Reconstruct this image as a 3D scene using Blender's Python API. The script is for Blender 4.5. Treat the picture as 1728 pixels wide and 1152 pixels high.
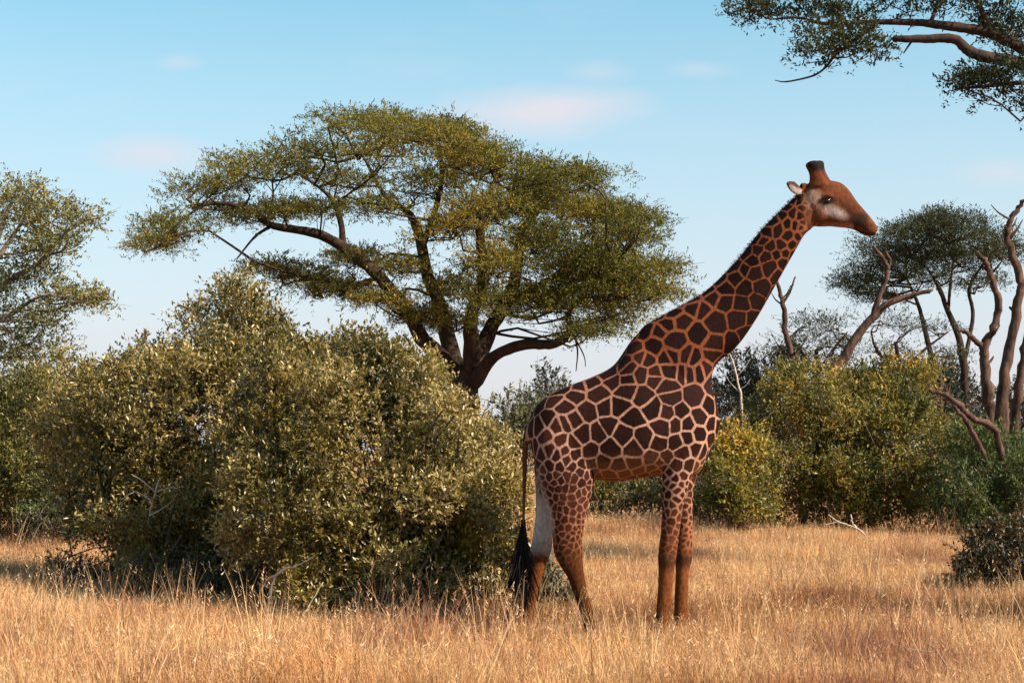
import bpy, bmesh, math, random
import numpy as np
from mathutils import Vector, noise as mnoise

for o in list(bpy.data.objects):
    bpy.data.objects.remove(o, do_unlink=True)
sc = bpy.context.scene
col = sc.collection
R = np.random.default_rng(7)
random.seed(7)

# ------------------------------------------------------------------ camera
F, CX, HY, H = 2880.0, 864.0, 761.0, 1.8          # focal length in photo pixels, horizon row, eye height
cam = bpy.data.cameras.new('camera')
cam.sensor_width = 36; cam.lens = F / 1728 * 36; cam.shift_y = (HY - 576) / 1728
cam.clip_start = 0.1; cam.clip_end = 6000
camo = bpy.data.objects.new('camera', cam); col.objects.link(camo)
camo.location = (0, 0, H); camo.rotation_euler = (math.radians(90), 0, 0)
sc.camera = camo

# ------------------------------------------------------------------ light
SUN_EL, SUN_ROT = math.radians(40), math.radians(115)   # from the right, a little on the camera's side
w = bpy.data.worlds.new('World'); sc.world = w; w.use_nodes = True
nt = w.node_tree; nt.nodes.clear()
def N(tree, typ, **kw):
    n = tree.nodes.new(typ)
    for k, v in kw.items():
        if k == 'inp':
            for a, b in v.items(): n.inputs[a].default_value = b
        else: setattr(n, k, v)
    return n
def L(tree, a, b): tree.links.new(a, b)
sky = N(nt, 'ShaderNodeTexSky', sky_type='NISHITA', sun_disc=False, sun_elevation=SUN_EL, sun_rotation=SUN_ROT,
        altitude=600, air_density=1.0, dust_density=1.0, ozone_density=1.0)
hs = N(nt, 'ShaderNodeHueSaturation', inp={'Hue': 0.462, 'Saturation': 1.25, 'Value': 0.98})
L(nt, sky.outputs[0], hs.inputs['Color'])
# thin cloud veils, in world directions: u = x/y, v = z/y
tc = N(nt, 'ShaderNodeTexCoord')
sp = N(nt, 'ShaderNodeSeparateXYZ'); L(nt, tc.outputs['Generated'], sp.inputs[0])
def M(op, a, b=None, clamp=False):
    n = N(nt, 'ShaderNodeMath', operation=op, use_clamp=clamp)
    for i, x in enumerate((a, b)):
        if x is None: continue
        if isinstance(x, (int, float)): n.inputs[i].default_value = x
        else: L(nt, x, n.inputs[i])
    return n.outputs[0]
yy = M('MAXIMUM', M('ABSOLUTE', sp.outputs[1]), 0.15)
u = M('DIVIDE', sp.outputs[0], yy); v = M('DIVIDE', sp.outputs[2], yy)
cv = N(nt, 'ShaderNodeCombineXYZ'); L(nt, u, cv.inputs[0]); L(nt, v, cv.inputs[1])
mp = N(nt, 'ShaderNodeMapping', inp={'Scale': (9, 30, 1)}); L(nt, cv.outputs[0], mp.inputs[0])
nz = N(nt, 'ShaderNodeTexNoise', inp={'Scale': 1.0, 'Detail': 6.0, 'Roughness': 0.6}); L(nt, mp.outputs[0], nz.inputs['Vector'])
cloud = None
for (px, py, rx, ry, amp) in ((925, 185, 190, 46, 1.0), (255, 262, 100, 36, 0.7), (300, 106, 45, 16, 0.35), (1690, 292, 90, 28, 0.55),
                              (1010, 122, 60, 22, 0.35), (1180, 118, 60, 16, 0.3)):
    a = M('DIVIDE', M('SUBTRACT', u, (px - CX) / F), rx / F); b = M('DIVIDE', M('SUBTRACT', v, (HY - py) / F), ry / F)
    d = M('SQRT', M('ADD', M('MULTIPLY', a, a), M('MULTIPLY', b, b)))
    d = M('ADD', d, M('MULTIPLY', M('SUBTRACT', nz.outputs[0], 0.5), 1.6))
    f = M('MULTIPLY', M('SUBTRACT', 1.15, d, True), amp)
    cloud = f if cloud is None else M('MAXIMUM', cloud, f)
wisp = M('MULTIPLY', M('SUBTRACT', nz.outputs[0], 0.52, True), 0.5)
cloud = M('ADD', cloud, wisp, True)
hz = M('POWER', M('SUBTRACT', 1.0, M('DIVIDE', M('MAXIMUM', sp.outputs[2], 0.0), 0.29), True), 0.85)
mh = N(nt, 'ShaderNodeMix', data_type='RGBA'); L(nt, M('MULTIPLY', hz, 0.96), mh.inputs[0]); L(nt, hs.outputs[0], mh.inputs[6]); mh.inputs[7].default_value = (3.72, 3.72, 4.08, 1)   # milky air near the horizon
mx = N(nt, 'ShaderNodeMix', data_type='RGBA'); L(nt, cloud, mx.inputs[0]); L(nt, mh.outputs[2], mx.inputs[6]); mx.inputs[7].default_value = (3.95, 4.0, 4.4, 1)
bg = N(nt, 'ShaderNodeBackground', inp={'Strength': 0.088}); L(nt, mx.outputs[2], bg.inputs[0])
wo = N(nt, 'ShaderNodeOutputWorld'); L(nt, bg.outputs[0], wo.inputs[0])

sl = bpy.data.lights.new('sun', 'SUN'); sl.energy = 5.0; sl.angle = math.radians(0.5); sl.color = (1.0, 0.86, 0.66)
so = bpy.data.objects.new('sun', sl); col.objects.link(so)
sd = Vector((math.cos(SUN_EL) * math.sin(SUN_ROT), math.cos(SUN_EL) * math.cos(SUN_ROT), math.sin(SUN_EL)))
so.rotation_euler = sd.to_track_quat('Z', 'Y').to_euler(); so.location = (20, -5, 30)
sc.view_settings.view_transform = 'Standard'; sc.view_settings.look = 'None'
sc.view_settings.exposure = 1.15; sc.view_settings.gamma = 1.0; sc.view_settings.use_curve_mapping = False

# ------------------------------------------------------------------ helpers
def P(px, py, D): return np.array([(px - CX) / F * D, D, H - (py - HY) / F * D])
def PXW(n, D): return n / F * D
def gy(D): return HY + F * H / D                 # pixel row of the ground at distance D
def gz(x, y):
    return 0.05 * np.sin(x * 0.31 + 1.0) * np.sin(y * 0.23) + 0.03 * np.sin(x * 0.9 + y * 0.7)
def unit(a): return a / (np.linalg.norm(a, axis=-1, keepdims=True) + 1e-9)
class Noise:                                       # cheap smooth 3-d noise, about -1..1
    def __init__(s, freq, seed):
        r = np.random.default_rng(seed); s.k = r.normal(0, 1, (9, 3)) * freq; s.p = r.uniform(0, 6.28, 9)
    def __call__(s, p): return np.sin(p @ s.k.T + s.p).sum(1) / 4.2
def tag(o, label, cat, group=None, kind=None):
    if label: o['label'] = label
    if cat: o['category'] = cat
    if group: o['group'] = group
    if kind: o['kind'] = kind
    return o
def empty(name, loc, label, cat, group=None):
    o = bpy.data.objects.new(name, None); col.objects.link(o); o.location = loc; o.empty_display_size = 0.2
    return tag(o, label, cat, group)
def mesh_obj(name, V, Fc, mat, parent=None, attrs=None, smooth=False, kind=None, label=None):
    """Fc: int array (n, k) of equal sized faces, or a list of such arrays"""
    V = np.asarray(V, dtype=np.float32)
    if parent is not None: V = V - np.array(parent.location, dtype=np.float32)
    if not isinstance(Fc, list): Fc = [Fc]
    me = bpy.data.meshes.new(name)
    me.vertices.add(len(V)); me.vertices.foreach_set('co', V.ravel())
    idx = np.concatenate([f.ravel() for f in Fc]).astype(np.int32)
    sizes = np.concatenate([np.full(len(f), f.shape[1]) for f in Fc]).astype(np.int32)
    me.loops.add(len(idx)); me.loops.foreach_set('vertex_index', idx)
    me.polygons.add(len(sizes))
    me.polygons.foreach_set('loop_start', (np.cumsum(sizes) - sizes).astype(np.int32))
    if smooth: me.polygons.foreach_set('use_smooth', np.ones(len(sizes), dtype=bool))
    me.update(calc_edges=True)
    for k, a in (attrs or {}).items():
        at = me.attributes.new(k, 'FLOAT', 'POINT'); at.data.foreach_set('value', np.asarray(a, dtype=np.float32))
    me.materials.append(mat)
    o = bpy.data.objects.new(name, me); col.objects.link(o)
    if parent is not None: o.parent = parent
    if kind: o['kind'] = kind
    if label: o['label'] = label
    return o
def spline(pts, n):
    pts = np.asarray(pts, float); m = len(pts)
    if m == 2: return pts[0] + (pts[1] - pts[0]) * np.linspace(0, 1, n)[:, None]
    p = np.vstack([2 * pts[0] - pts[1], pts, 2 * pts[-1] - pts[-2]])
    t = np.linspace(0, m - 1 - 1e-6, n); i = t.astype(int); f = (t - i)[:, None]
    a, b, c, d = p[i], p[i + 1], p[i + 2], p[i + 3]
    return 0.5 * (2 * b + (c - a) * f + (2 * a - 5 * b + 4 * c - d) * f ** 2 + (3 * b - a - 3 * c + d) * f ** 3)
class Tubes:
    def __init__(s): s.V = []; s.Q = []; s.T = []; s.n = 0
    def add(s, pts, rad, sides=7, rough=0.0):
        pts = np.asarray(pts, float); k = len(pts); rad = np.broadcast_to(np.asarray(rad, float), (k,))
        t = unit(np.gradient(pts, axis=0)); ref = np.array([0.37, 0.81, 0.45])
        a = unit(np.cross(t, ref)); b = np.cross(t, a)
        an = np.linspace(0, 2 * np.pi, sides, endpoint=False)
        rr = rad[:, None] * (1 + rough * R.normal(0, 1, (k, sides)))
        ring = pts[:, None] + rr[..., None] * (a[:, None] * np.cos(an)[None, :, None] + b[:, None] * np.sin(an)[None, :, None])
        V = np.vstack([ring.reshape(-1, 3), pts[:1], pts[-1:] + t[-1:] * rad[-1]])
        i = np.arange(k - 1)[:, None] * sides; j = np.arange(sides)[None]; jn = (j + 1) % sides
        q = np.stack([i + j, i + jn, i + sides + jn, i + sides + j], -1).reshape(-1, 4) + s.n
        j = np.arange(sides); jn = (j + 1) % sides; e = (k - 1) * sides
        tr = np.vstack([np.stack([jn, j, np.full(sides, k * sides)], -1), np.stack([e + j, e + jn, np.full(sides, k * sides + 1)], -1)]) + s.n
        s.V.append(V); s.Q.append(q); s.T.append(tr); s.n += len(V)
    def build(s, name, mat, parent=None, kind=None, label=None):
        return mesh_obj(name, np.vstack(s.V), [np.vstack(s.Q), np.vstack(s.T)], mat, parent, smooth=True, kind=kind, label=label)
def tube_obj(name, pts, rad, mat, parent, sides=9, n=None, rough=0.06, kind=None, label=None, kink=0.0):
    n = n or max(6, len(pts) * 5)
    sp_ = spline(pts, n)
    if kink: sp_[1:-1] += R.normal(0, 1, (n - 2, 3)) * kink * np.mean(rad)
    rr = np.interp(np.linspace(0, 1, n), np.linspace(0, 1, len(rad)), rad)
    wob = Noise(1.6, len(pts) * 13 + int(abs(pts[0][0]) * 7))(sp_)[:, None] * rr[:, None] * np.array([0.35, 0.35, 0.1]); wob[0] = 0; wob[-1] = 0
    t = Tubes(); t.add(sp_ + wob, rr, sides, rough); return t.build(name, mat, parent, kind, label), sp_
class Leaves:
    def __init__(s): s.p = []; s.d = []; s.u = []; s.l = []; s.w = []; s.r = []
    def add(s, p, d, u_, l, w_, r):
        s.p.append(p); s.d.append(unit(d)); s.u.append(u_); s.l.append(l); s.w.append(w_); s.r.append(r)
    def build(s, name, mat, parent, fold=0.18, kind='stuff', label=None):
        p = np.vstack(s.p); d = np.vstack(s.d); u_ = np.vstack(s.u); l = np.concatenate(s.l)[:, None]; w_ = np.concatenate(s.w)[:, None]; r = np.concatenate(s.r)
        sd_ = unit(np.cross(d, u_)); nn = np.cross(sd_, d)
        mid = p + d * l * 0.45
        V = np.stack([p, mid - sd_ * w_ * .5 + nn * w_ * fold, p + d * l - nn * l * 0.08, mid + sd_ * w_ * .5 + nn * w_ * fold], 1).reshape(-1, 3)
        i = np.arange(len(p))[:, None] * 4
        T = np.concatenate([i + np.array([[0, 1, 2]]), i + np.array([[0, 2, 3]])], 1).reshape(-1, 3)
        return mesh_obj(name, V, T, mat, parent, {'rnd': np.repeat(r, 4)}, kind=kind, label=label)

# ------------------------------------------------------------------ materials
def new_mat(name):
    m = bpy.data.materials.new(name); m.use_nodes = True; m.node_tree.nodes.clear(); return m, m.node_tree
def ramp(t, stops, fac):
    n = N(t, 'ShaderNodeValToRGB'); e = n.color_ramp.elements
    while len(e) > 1: e.remove(e[-1])
    e[0].position = stops[0][0]; e[0].color = (*stops[0][1], 1)
    for p, c in stops[1:]:
        x = e.new(p); x.color = (*c, 1)
    L(t, fac, n.inputs[0]); return n.outputs[0]
def leaf_mat(name, stops, trans=0.3, rough=0.5, spec=0.4, patch=None, patch_scale=1.2):
    m, t = new_mat(name)
    a = N(t, 'ShaderNodeAttribute', attribute_name='rnd')
    c = ramp(t, stops, a.outputs['Fac'])
    if patch:
        g = N(t, 'ShaderNodeNewGeometry'); nzz = N(t, 'ShaderNodeTexNoise', inp={'Scale': patch_scale, 'Detail': 2.0}); L(t, g.outputs['Position'], nzz.inputs['Vector'])
        f = ramp(t, [(0.58, (0, 0, 0)), (0.72, (.85, .85, .85))], nzz.outputs[0])
        x = N(t, 'ShaderNodeMix', data_type='RGBA', blend_type='MIX'); L(t, f, x.inputs[0]); L(t, c, x.inputs[6]); x.inputs[7].default_value = (*patch, 1); c = x.outputs[2]
    p = N(t, 'ShaderNodeBsdfPrincipled', inp={'Roughness': rough, 'Specular IOR Level': spec}); L(t, c, p.inputs['Base Color'])
    tr = N(t, 'ShaderNodeBsdfTranslucent'); L(t, c, tr.inputs[0])
    ms = N(t, 'ShaderNodeMixShader', inp={0: trans}); L(t, p.outputs[0], ms.inputs[1]); L(t, tr.outputs[0], ms.inputs[2])
    o = N(t, 'ShaderNodeOutputMaterial'); L(t, ms.outputs[0], o.inputs[0]); return m
def bark_mat(name, c1, c2, scale=9.0):
    m, t = new_mat(name)
    g = N(t, 'ShaderNodeNewGeometry'); mpn = N(t, 'ShaderNodeMapping', inp={'Scale': (1, 1, 0.3)}); L(t, g.outputs['Position'], mpn.inputs[0])
    nzz = N(t, 'ShaderNodeTexNoise', inp={'Scale': scale, 'Detail': 6.0, 'Roughness': 0.65}); L(t, mpn.outputs[0], nzz.inputs['Vector'])
    c = ramp(t, [(0.35, c1), (0.65, c2)], nzz.outputs[0])
    b = N(t, 'ShaderNodeBump', inp={'Strength': 0.7, 'Distance': 0.03}); L(t, nzz.outputs[0], b.inputs['Height'])
    p = N(t, 'ShaderNodeBsdfPrincipled', inp={'Roughness': 0.9, 'Specular IOR Level': 0.15}); L(t, c, p.inputs['Base Color']); L(t, b.outputs[0], p.inputs['Normal'])
    o = N(t, 'ShaderNodeOutputMaterial'); L(t, p.outputs[0], o.inputs[0]); return m
BARK = bark_mat('acacia_bark', (0.020, 0.013, 0.011), (0.058, 0.034, 0.025))
BARK_RED = bark_mat('reddish_bark', (0.07, 0.035, 0.024), (0.17, 0.085, 0.055))
STEM = bark_mat('shrub_stem', (0.07, 0.055, 0.045), (0.17, 0.13, 0.10), 20)
DEAD = bark_mat('weathered_dead_wood', (0.026, 0.016, 0.013), (0.12, 0.068, 0.050), 9)
PALE = bark_mat('bleached_dead_wood', (0.32, 0.26, 0.21), (0.55, 0.47, 0.40), 20)

GREYW = bark_mat('grey_dead_wood', (0.17, 0.115, 0.085), (0.33, 0.24, 0.18), 20)

# ------------------------------------------------------------------ ground
def ground():
    a = np.concatenate([[-3000, -800, -250, -120], np.linspace(-60, 60, 81), [120, 250, 800, 3000]])
    b = np.concatenate([[-3000, -600, -100, -20], np.linspace(0, 100, 81), [160, 300, 800, 4000]])
    X, Y = np.meshgrid(a, b); Z = gz(X, Y) * ((np.abs(X) <= 60) & (Y >= 0) & (Y <= 100))
    V = np.stack([X, Y, Z], -1).reshape(-1, 3); n = len(a); i = (np.arange(len(b) - 1)[:, None] * n + np.arange(n - 1)[None]).ravel()
    m, t = new_mat('dry_savanna_soil')
    g = N(t, 'ShaderNodeNewGeometry'); n1 = N(t, 'ShaderNodeTexNoise', inp={'Scale': 0.35, 'Detail': 4.0}); n2 = N(t, 'ShaderNodeTexNoise', inp={'Scale': 14.0, 'Detail': 8.0, 'Roughness': 0.7})
    L(t, g.outputs['Position'], n1.inputs['Vector']); L(t, g.outputs['Position'], n2.inputs['Vector'])
    mm = N(t, 'ShaderNodeMath', operation='ADD'); L(t, n1.outputs[0], mm.inputs[0]); L(t, n2.outputs[0], mm.inputs[1])
    hm = N(t, 'ShaderNodeMath', operation='MULTIPLY', inp={1: 0.5}); L(t, mm.outputs[0], hm.inputs[0])
    c = ramp(t, [(0.35, (0.19, 0.10, 0.045)), (0.5, (0.34, 0.19, 0.085)), (0.65, (0.46, 0.28, 0.13))], hm.outputs[0])
    bp = N(t, 'ShaderNodeBump', inp={'Strength': 0.8, 'Distance': 0.06}); L(t, n2.outputs[0], bp.inputs['Height'])
    p = N(t, 'ShaderNodeBsdfPrincipled', inp={'Roughness': 0.95, 'Specular IOR Level': 0.1}); L(t, c, p.inputs['Base Color']); L(t, bp.outputs[0], p.inputs['Normal'])
    o = N(t, 'ShaderNodeOutputMaterial'); L(t, p.outputs[0], o.inputs[0])
    g_ = mesh_obj('ground', V, np.stack([i, i + 1, i + n + 1, i + n], -1), m, smooth=True)
    tag(g_, 'dry sandy soil under straw coloured grass reaching the horizon', 'ground', kind='structure')
ground()

# ------------------------------------------------------------------ vegetation builders
def sprigs(LV, p, d, n_leaf, length, ll, lw, rnd0, spread=0.9, upbias=0.25):
    """twigs at p pointing along d, each set with n_leaf leaves"""
    n = len(p); t = (np.arange(n_leaf) + 0.6) / n_leaf
    q = p[:, None] + d[:, None] * (t[None, :, None] * length[:, None, None]); q[..., 2] -= (t[None] ** 2) * length[:, None] * 0.15
    ld = d[:, None] * 0.45 + R.normal(0, 1, (n, n_leaf, 3)) * spread * 0.55 + np.array([0, 0, upbias])
    up = R.normal(0, 0.55, (n, n_leaf, 3)) + np.array([0, 0, 1.0])
    q = q + R.normal(0, 0.15, q.shape) * ll
    r = np.clip(rnd0[:, None] + R.normal(0, 0.16, (n, n_leaf)), 0, 1)
    LV.add(q.reshape(-1, 3), ld.reshape(-1, 3), up.reshape(-1, 3), ll * R.uniform(0.6, 1.25, n * n_leaf), lw * R.uniform(0.6, 1.25, n * n_leaf), r.ravel())
def bush(name, label, cat, blobs, D, mat, base, dens=90, n_leaf=14, ll=0.05, lw=0.022, slen=0.32, gap=0.35, seed=1, stems=7, group=None,
         stem_mat=None, lump=0.10, freq=1.7, inner=0.22, low=0.12, upd=0.45, sub_r=0.34):
    """blobs: (px, py, rx, ry, depth offset m, depth radius m) in photo pixels at distance D + offset"""
    bx = P(base, gy(D), D); bx[2] = gz(bx[0], bx[1]); root = empty(name, bx, label, cat, group)
    C = np.array([P(b[0], b[1], D + b[4]) for b in blobs]); RR = np.array([[PXW(b[2], D + b[4]), b[5], PXW(b[3], D + b[4])] for b in blobs])
    RR = np.maximum(RR - 0.42 * sub_r, RR * 0.5)                       # the lobes stand out from the mass
    nz1 = Noise(freq, seed); nz2 = Noise(freq * 2.6, seed + 50); nz3 = Noise(freq * 0.8, seed + 90)
    LV = Leaves(); tw = Tubes(); got = []
    for c, r in zip(C, RR):
        area = 4 * np.pi * ((r[0] * r[1]) ** 1.6 / 3 + (r[0] * r[2]) ** 1.6 / 3 + (r[1] * r[2]) ** 1.6 / 3) ** (1 / 1.6)
        # loose inner fill
        n = int(area * dens * inner); dr = unit(R.normal(0, 1, (n, 3))); p = c + dr * r * R.uniform(0.45, 0.85, n)[:, None]
        got.append((p, unit(dr / r)))
        # leafy lobes on the surface, each a small ragged ball of sprigs
        ns = max(4, int(area / (3.14 * sub_r ** 2) * 0.95)); dv = unit(R.normal(0, 1, (ns, 3)))
        q = c + dv * r; tt = 0.90 + lump * nz1(q) + lump * .5 * nz2(q) + R.normal(0, .05, ns); q = c + dv * r * tt[:, None]
        k = q[:, 2] > low
        for c2, r2 in zip(C, RR):
            if c2 is not c: k &= ~((((q - c2) / r2) ** 2).sum(1) < 0.60)
        k &= (nz2(q * 1.2) + R.normal(0, .2, ns)) > -0.45
        k &= R.random(ns) > gap * 0.2
        for qc in q[k]:
            rs = sub_r * R.uniform(.55, 1.3); m = int(dens * (1 - inner) * 3.14 * sub_r * rs * 1.0)
            dd = unit(R.normal(0, 1, (m, 3)) + unit((qc - c) / r)[None] * 0.45 + np.array([0, 0, .2]))
            pp = qc + dd * rs * R.uniform(.55, 1.0, (m, 1)) * np.array([1.0, 1.0, .85]); got.append((pp, dd))
    p = np.vstack([g[0] for g in got]); nrm = np.vstack([g[1] for g in got]); k = p[:, 2] > low * .6; p = p[k]; nrm = nrm[k]; n = len(p)
    d = unit(nrm * 0.75 + np.array([0, 0, upd]) + R.normal(0, 0.45, (n, 3)))
    rnd0 = np.clip(0.5 + 0.28 * nz3(p * 1.7) + R.normal(0, 0.12, n), 0, 1)
    ln = slen * R.uniform(0.5, 1.3, n); ln = np.where(R.random(n) < 0.03, ln * 1.9, ln)
    sprigs(LV, p - d * (ln * 0.35)[:, None], d, n_leaf, ln, ll, lw, rnd0)
    LV.build('foliage', mat, root)
    for i in R.choice(n, min(n, 260), replace=False):
        tw.add(np.stack([p[i] - d[i] * ln[i] * 1.3 - [0, 0, ln[i] * .3], p[i] - d[i] * ln[i] * .4, p[i] + d[i] * ln[i] * .7]), [0.010, 0.007, 0.003], 4)
    tw.build('twigs', stem_mat or STEM, root, kind='stuff')
    b0 = np.array(bx)
    for i in range(stems):
        j = i % len(C); e = C[j] + RR[j] * unit(R.normal(0, 1, 3)) * 0.6; e[2] = max(e[2], C[j][2] * 0.7)
        s = b0 + np.array([R.uniform(-.25, .25), R.uniform(-.25, .25), -0.05])
        m_ = s * 0.45 + e * 0.55 + np.array([0, 0, -0.1 * (e[2])]) + R.normal(0, 0.12, 3)
        m2 = s * 0.75 + e * 0.25 + R.normal(0, 0.06, 3)
        r0 = 0.018 + 0.011 * e[2]
        tube_obj('stem', [s, m2, m_, e], [r0, r0 * .8, r0 * .55, r0 * .2], stem_mat or STEM, root, 6)
    return root
def crown_tree(name, label, cat, D, base, trunk, limbs, pads, mat, bark, seed=3, copies=(-1.5, 1.5), sub=10, sprays=34, nl=9, disc=0.6, ll=0.075, lw=0.02, thick=0.14,
               slen=0.26, jit=0.6, group=None, depth_fn=None, droop=0.0, extra=None, discflat=1.0, twig_r=0.012, pad_k=None, dead_r=0):
    """trunk / limbs: list of (px, py, depth offset, radius px); pads: (px, py, rx, ry)"""
    b = P(base, gy(D), D); b[2] = gz(b[0], b[1]); root = empty(name, b, label, cat, group)
    nodes = []
    def line(nm, pts):
        q = [P(a[0], a[1], D + a[2]) for a in pts]; r = [PXW(a[3], D) for a in pts]
        if nm == 'trunk': q[0][2] = b[2] - 0.15
        o, s = tube_obj(nm, q, r, bark, root, 10, n=len(pts) * 6)
        if pts[0][3] > dead_r: nodes.append(s[len(s) // 3:] if nm == 'trunk' else s)
    for t_ in trunk: line('trunk', t_)
    for l_ in limbs: line('limb', l_)
    LN = np.vstack(nodes); LV = Leaves(); tw = Tubes()
    rg = np.random.default_rng(seed)
    bulk = Noise(0.9, seed)
    for pad in pads:
        px, py, rx, ry = pad[:4]
        offs = [pad[4]] if len(pad) > 4 else [o + rg.normal(0, jit) for o in copies]
        for off in offs:
            if depth_fn: off = depth_fn(off, px, py)
            c = P(px, py, D + off); r = np.array([PXW(rx, D), max(PXW(rx, D) * 0.8, 0.4), PXW(ry, D)])
            # branch from the nearest limb point, favouring points below
            dd = np.linalg.norm(LN - c, axis=1) + np.where(LN[:, 2] > c[2] - 0.1, 1.5, 0)
            s = LN[dd.argmin()]; e = c - np.array([0, 0, r[2] * 0.4])
            ln = np.linalg.norm(e - s); mid = s * .62 + e * .38 + rg.normal(0, 0.07, 3) * ln; mid2 = s * .3 + e * .7 + rg.normal(0, 0.07, 3) * ln + np.array([0, 0, .05 * ln])
            br = spline([s, mid, mid2, e], 7); r0 = twig_r * (1.2 + min(ln, 3.0) * 0.55); tw.add(br, np.linspace(r0, r0 * 0.45, 7), 5)
            ns = max(3, int(sub * (pad_k(px) if pad_k else 1) * (r[0] * r[2] / 0.8) ** 0.6))
            dv = unit(rg.normal(0, 1, (ns, 3))); dv[:, 2] = np.where(rg.random(ns) < 0.65, abs(dv[:, 2]), dv[:, 2])
            cs = c + dv * r * rg.uniform(0.55, 1.0, (ns, 1))
            for q in cs:
                s2 = br[rg.integers(2, 7)]; m2 = (s2 + q) / 2 + rg.normal(0, 0.07, 3) + np.array([0, 0, -0.08])
                tw.add(spline([s2, m2, q + [0, 0, -.04]], 5), np.linspace(twig_r * 1.1, twig_r * 0.4, 5), 4)
                n = int(sprays * rg.uniform(0.5, 1.2)); Rd = disc * rg.uniform(0.6, 1.25)
                an = rg.uniform(0, 6.283, n); rr = Rd * np.sqrt(rg.random(n))
                pos = q + np.stack([np.cos(an) * rr, np.sin(an) * rr, rg.normal(0, thick, n) * discflat + 0.10 * Rd - 0.25 * rr ** 2 / Rd], -1)
                d = unit(np.stack([np.cos(an), np.sin(an), rg.normal(0.3 - droop, 0.5, n)], -1) + rg.normal(0, 0.45, (n, 3)))
                rn = np.clip(0.5 + 0.3 * bulk(pos) + rg.normal(0, 0.12, n), 0, 1)
                sprigs(LV, pos, d, nl, slen * rg.uniform(.5, 1.3, n), ll, lw, rn, 0.8, 0.3)
                for k in range(2):
                    j = rg.integers(0, n); tw.add(np.stack([q + [0, 0, -.04], (q + pos[j]) / 2 + rg.normal(0, .03, 3), pos[j] + d[j] * slen * (1.5 if k else .8)]), [twig_r * .5, twig_r * .4, twig_r * .22], 3)
    LV.build('crown', mat, root); tw.build('twigs', bark, root, kind='stuff')
    return root
def dead_tree(name, label, cat, D, base, lines, mat, group=None, pale=None):
    b = P(base, gy(D), D); b[2] = gz(b[0], b[1]); root = empty(name, b, label, cat, group)
    for i, pts in enumerate(lines):
        q = [P(a[0], a[1], D + (a[3] if len(a) > 3 else 0)) for a in pts]; r = [PXW(a[2], D) * .80 for a in pts]
        if i == 0: q[0][2] = b[2] - 0.1
        o_, line_ = tube_obj('trunk' if i == 0 else 'branch', q, r, mat, root, 9, rough=0.11, kink=.17)
        if i == 0 and len(pts) > 4:
            for k_ in range(4):
                j_ = int(R.integers(len(line_) // 3, len(line_) - 3)); rj = np.interp(j_ / len(line_), np.linspace(0, 1, len(r)), r)
                dv_ = unit(np.array([R.choice([-1, 1]) * R.uniform(.6, 1), R.uniform(-.5, .5), R.uniform(.3, 1.0)])); ln_ = R.uniform(.18, .55)
                tube_obj('stub', [line_[j_], line_[j_] + dv_ * ln_ * .6, line_[j_] + dv_ * ln_ + [0, 0, .08]], [rj * .42, rj * .3, rj * .14], mat, root, 6, n=5, rough=.1)
    return root

# ------------------------------------------------------------------ leaf materials
OLIVE = leaf_mat('dusty_olive_leaves', [(0.0, (0.022, 0.021, 0.007)), (0.3, (0.110, 0.092, 0.022)), (0.62, (0.29, 0.22, 0.065)), (1.0, (0.50, 0.38, 0.16))], 0.32, 0.38, 0.7, (0.27, 0.19, 0.028), 1.1)
OLIVE2 = leaf_mat('green_olive_leaves', [(0.0, (0.020, 0.028, 0.009)), (0.4, (0.085, 0.085, 0.020)), (0.75, (0.19, 0.165, 0.040)), (1.0, (0.33, 0.25, 0.08))], 0.32, 0.42, 0.55)
THORN = leaf_mat('acacia_leaflets', [(0.0, (0.024, 0.032, 0.008)), (0.35, (0.11, 0.108, 0.018)), (0.7, (0.23, 0.19, 0.032)), (1.0, (0.33, 0.22, 0.05))], 0.38, 0.6, 0.25)
THORN_DK = leaf_mat('dark_acacia_leaflets', [(0.0, (0.012, 0.018, 0.010)), (0.5, (0.034, 0.045, 0.019)), (1.0, (0.085, 0.088, 0.033))], 0.25, 0.6, 0.25)  # overhanging crown's own shade is put into this darker leaf colour
YELLOW = leaf_mat('yellowing_leaves', [(0.0, (0.068, 0.074, 0.016)), (0.4, (0.203, 0.182, 0.030)), (0.8, (0.405, 0.284, 0.041)), (1.0, (0.540, 0.324, 0.047))], 0.30, 0.5, 0.4)
MIXED = leaf_mat('green_and_ochre_leaves', [(0.0, (0.035, 0.045, 0.018)), (0.4, (0.106, 0.112, 0.033)), (0.75, (0.213, 0.181, 0.040)), (1.0, (0.413, 0.250, 0.044))], 0.28, 0.5, 0.4)
DARKGR = leaf_mat('distant_dark_leaves', [(0.0, (0.014, 0.020, 0.014)), (0.5, (0.035, 0.045, 0.026)), (1.0, (0.08, 0.085, 0.045))], 0.2, 0.6, 0.3)
FRESH = leaf_mat('fresh_green_leaves', [(0.0, (0.024, 0.046, 0.014)), (0.5, (0.074, 0.108, 0.027)), (1.0, (0.189, 0.203, 0.054))], 0.28, 0.5, 0.4)
RUSTY = leaf_mat('rust_tinged_leaves', [(0.0, (0.014, 0.014, 0.008)), (0.45, (0.05, 0.042, 0.014)), (0.7, (0.19, 0.10, 0.028)), (1.0, (0.42, 0.19, 0.045))], 0.25, 0.45, 0.5)
SAGE = leaf_mat('pale_sage_leaves', [(0.0, (0.05, 0.06, 0.03)), (0.5, (0.12, 0.13, 0.065)), (1.0, (0.22, 0.21, 0.11))], 0.25, 0.5, 0.4)

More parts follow.
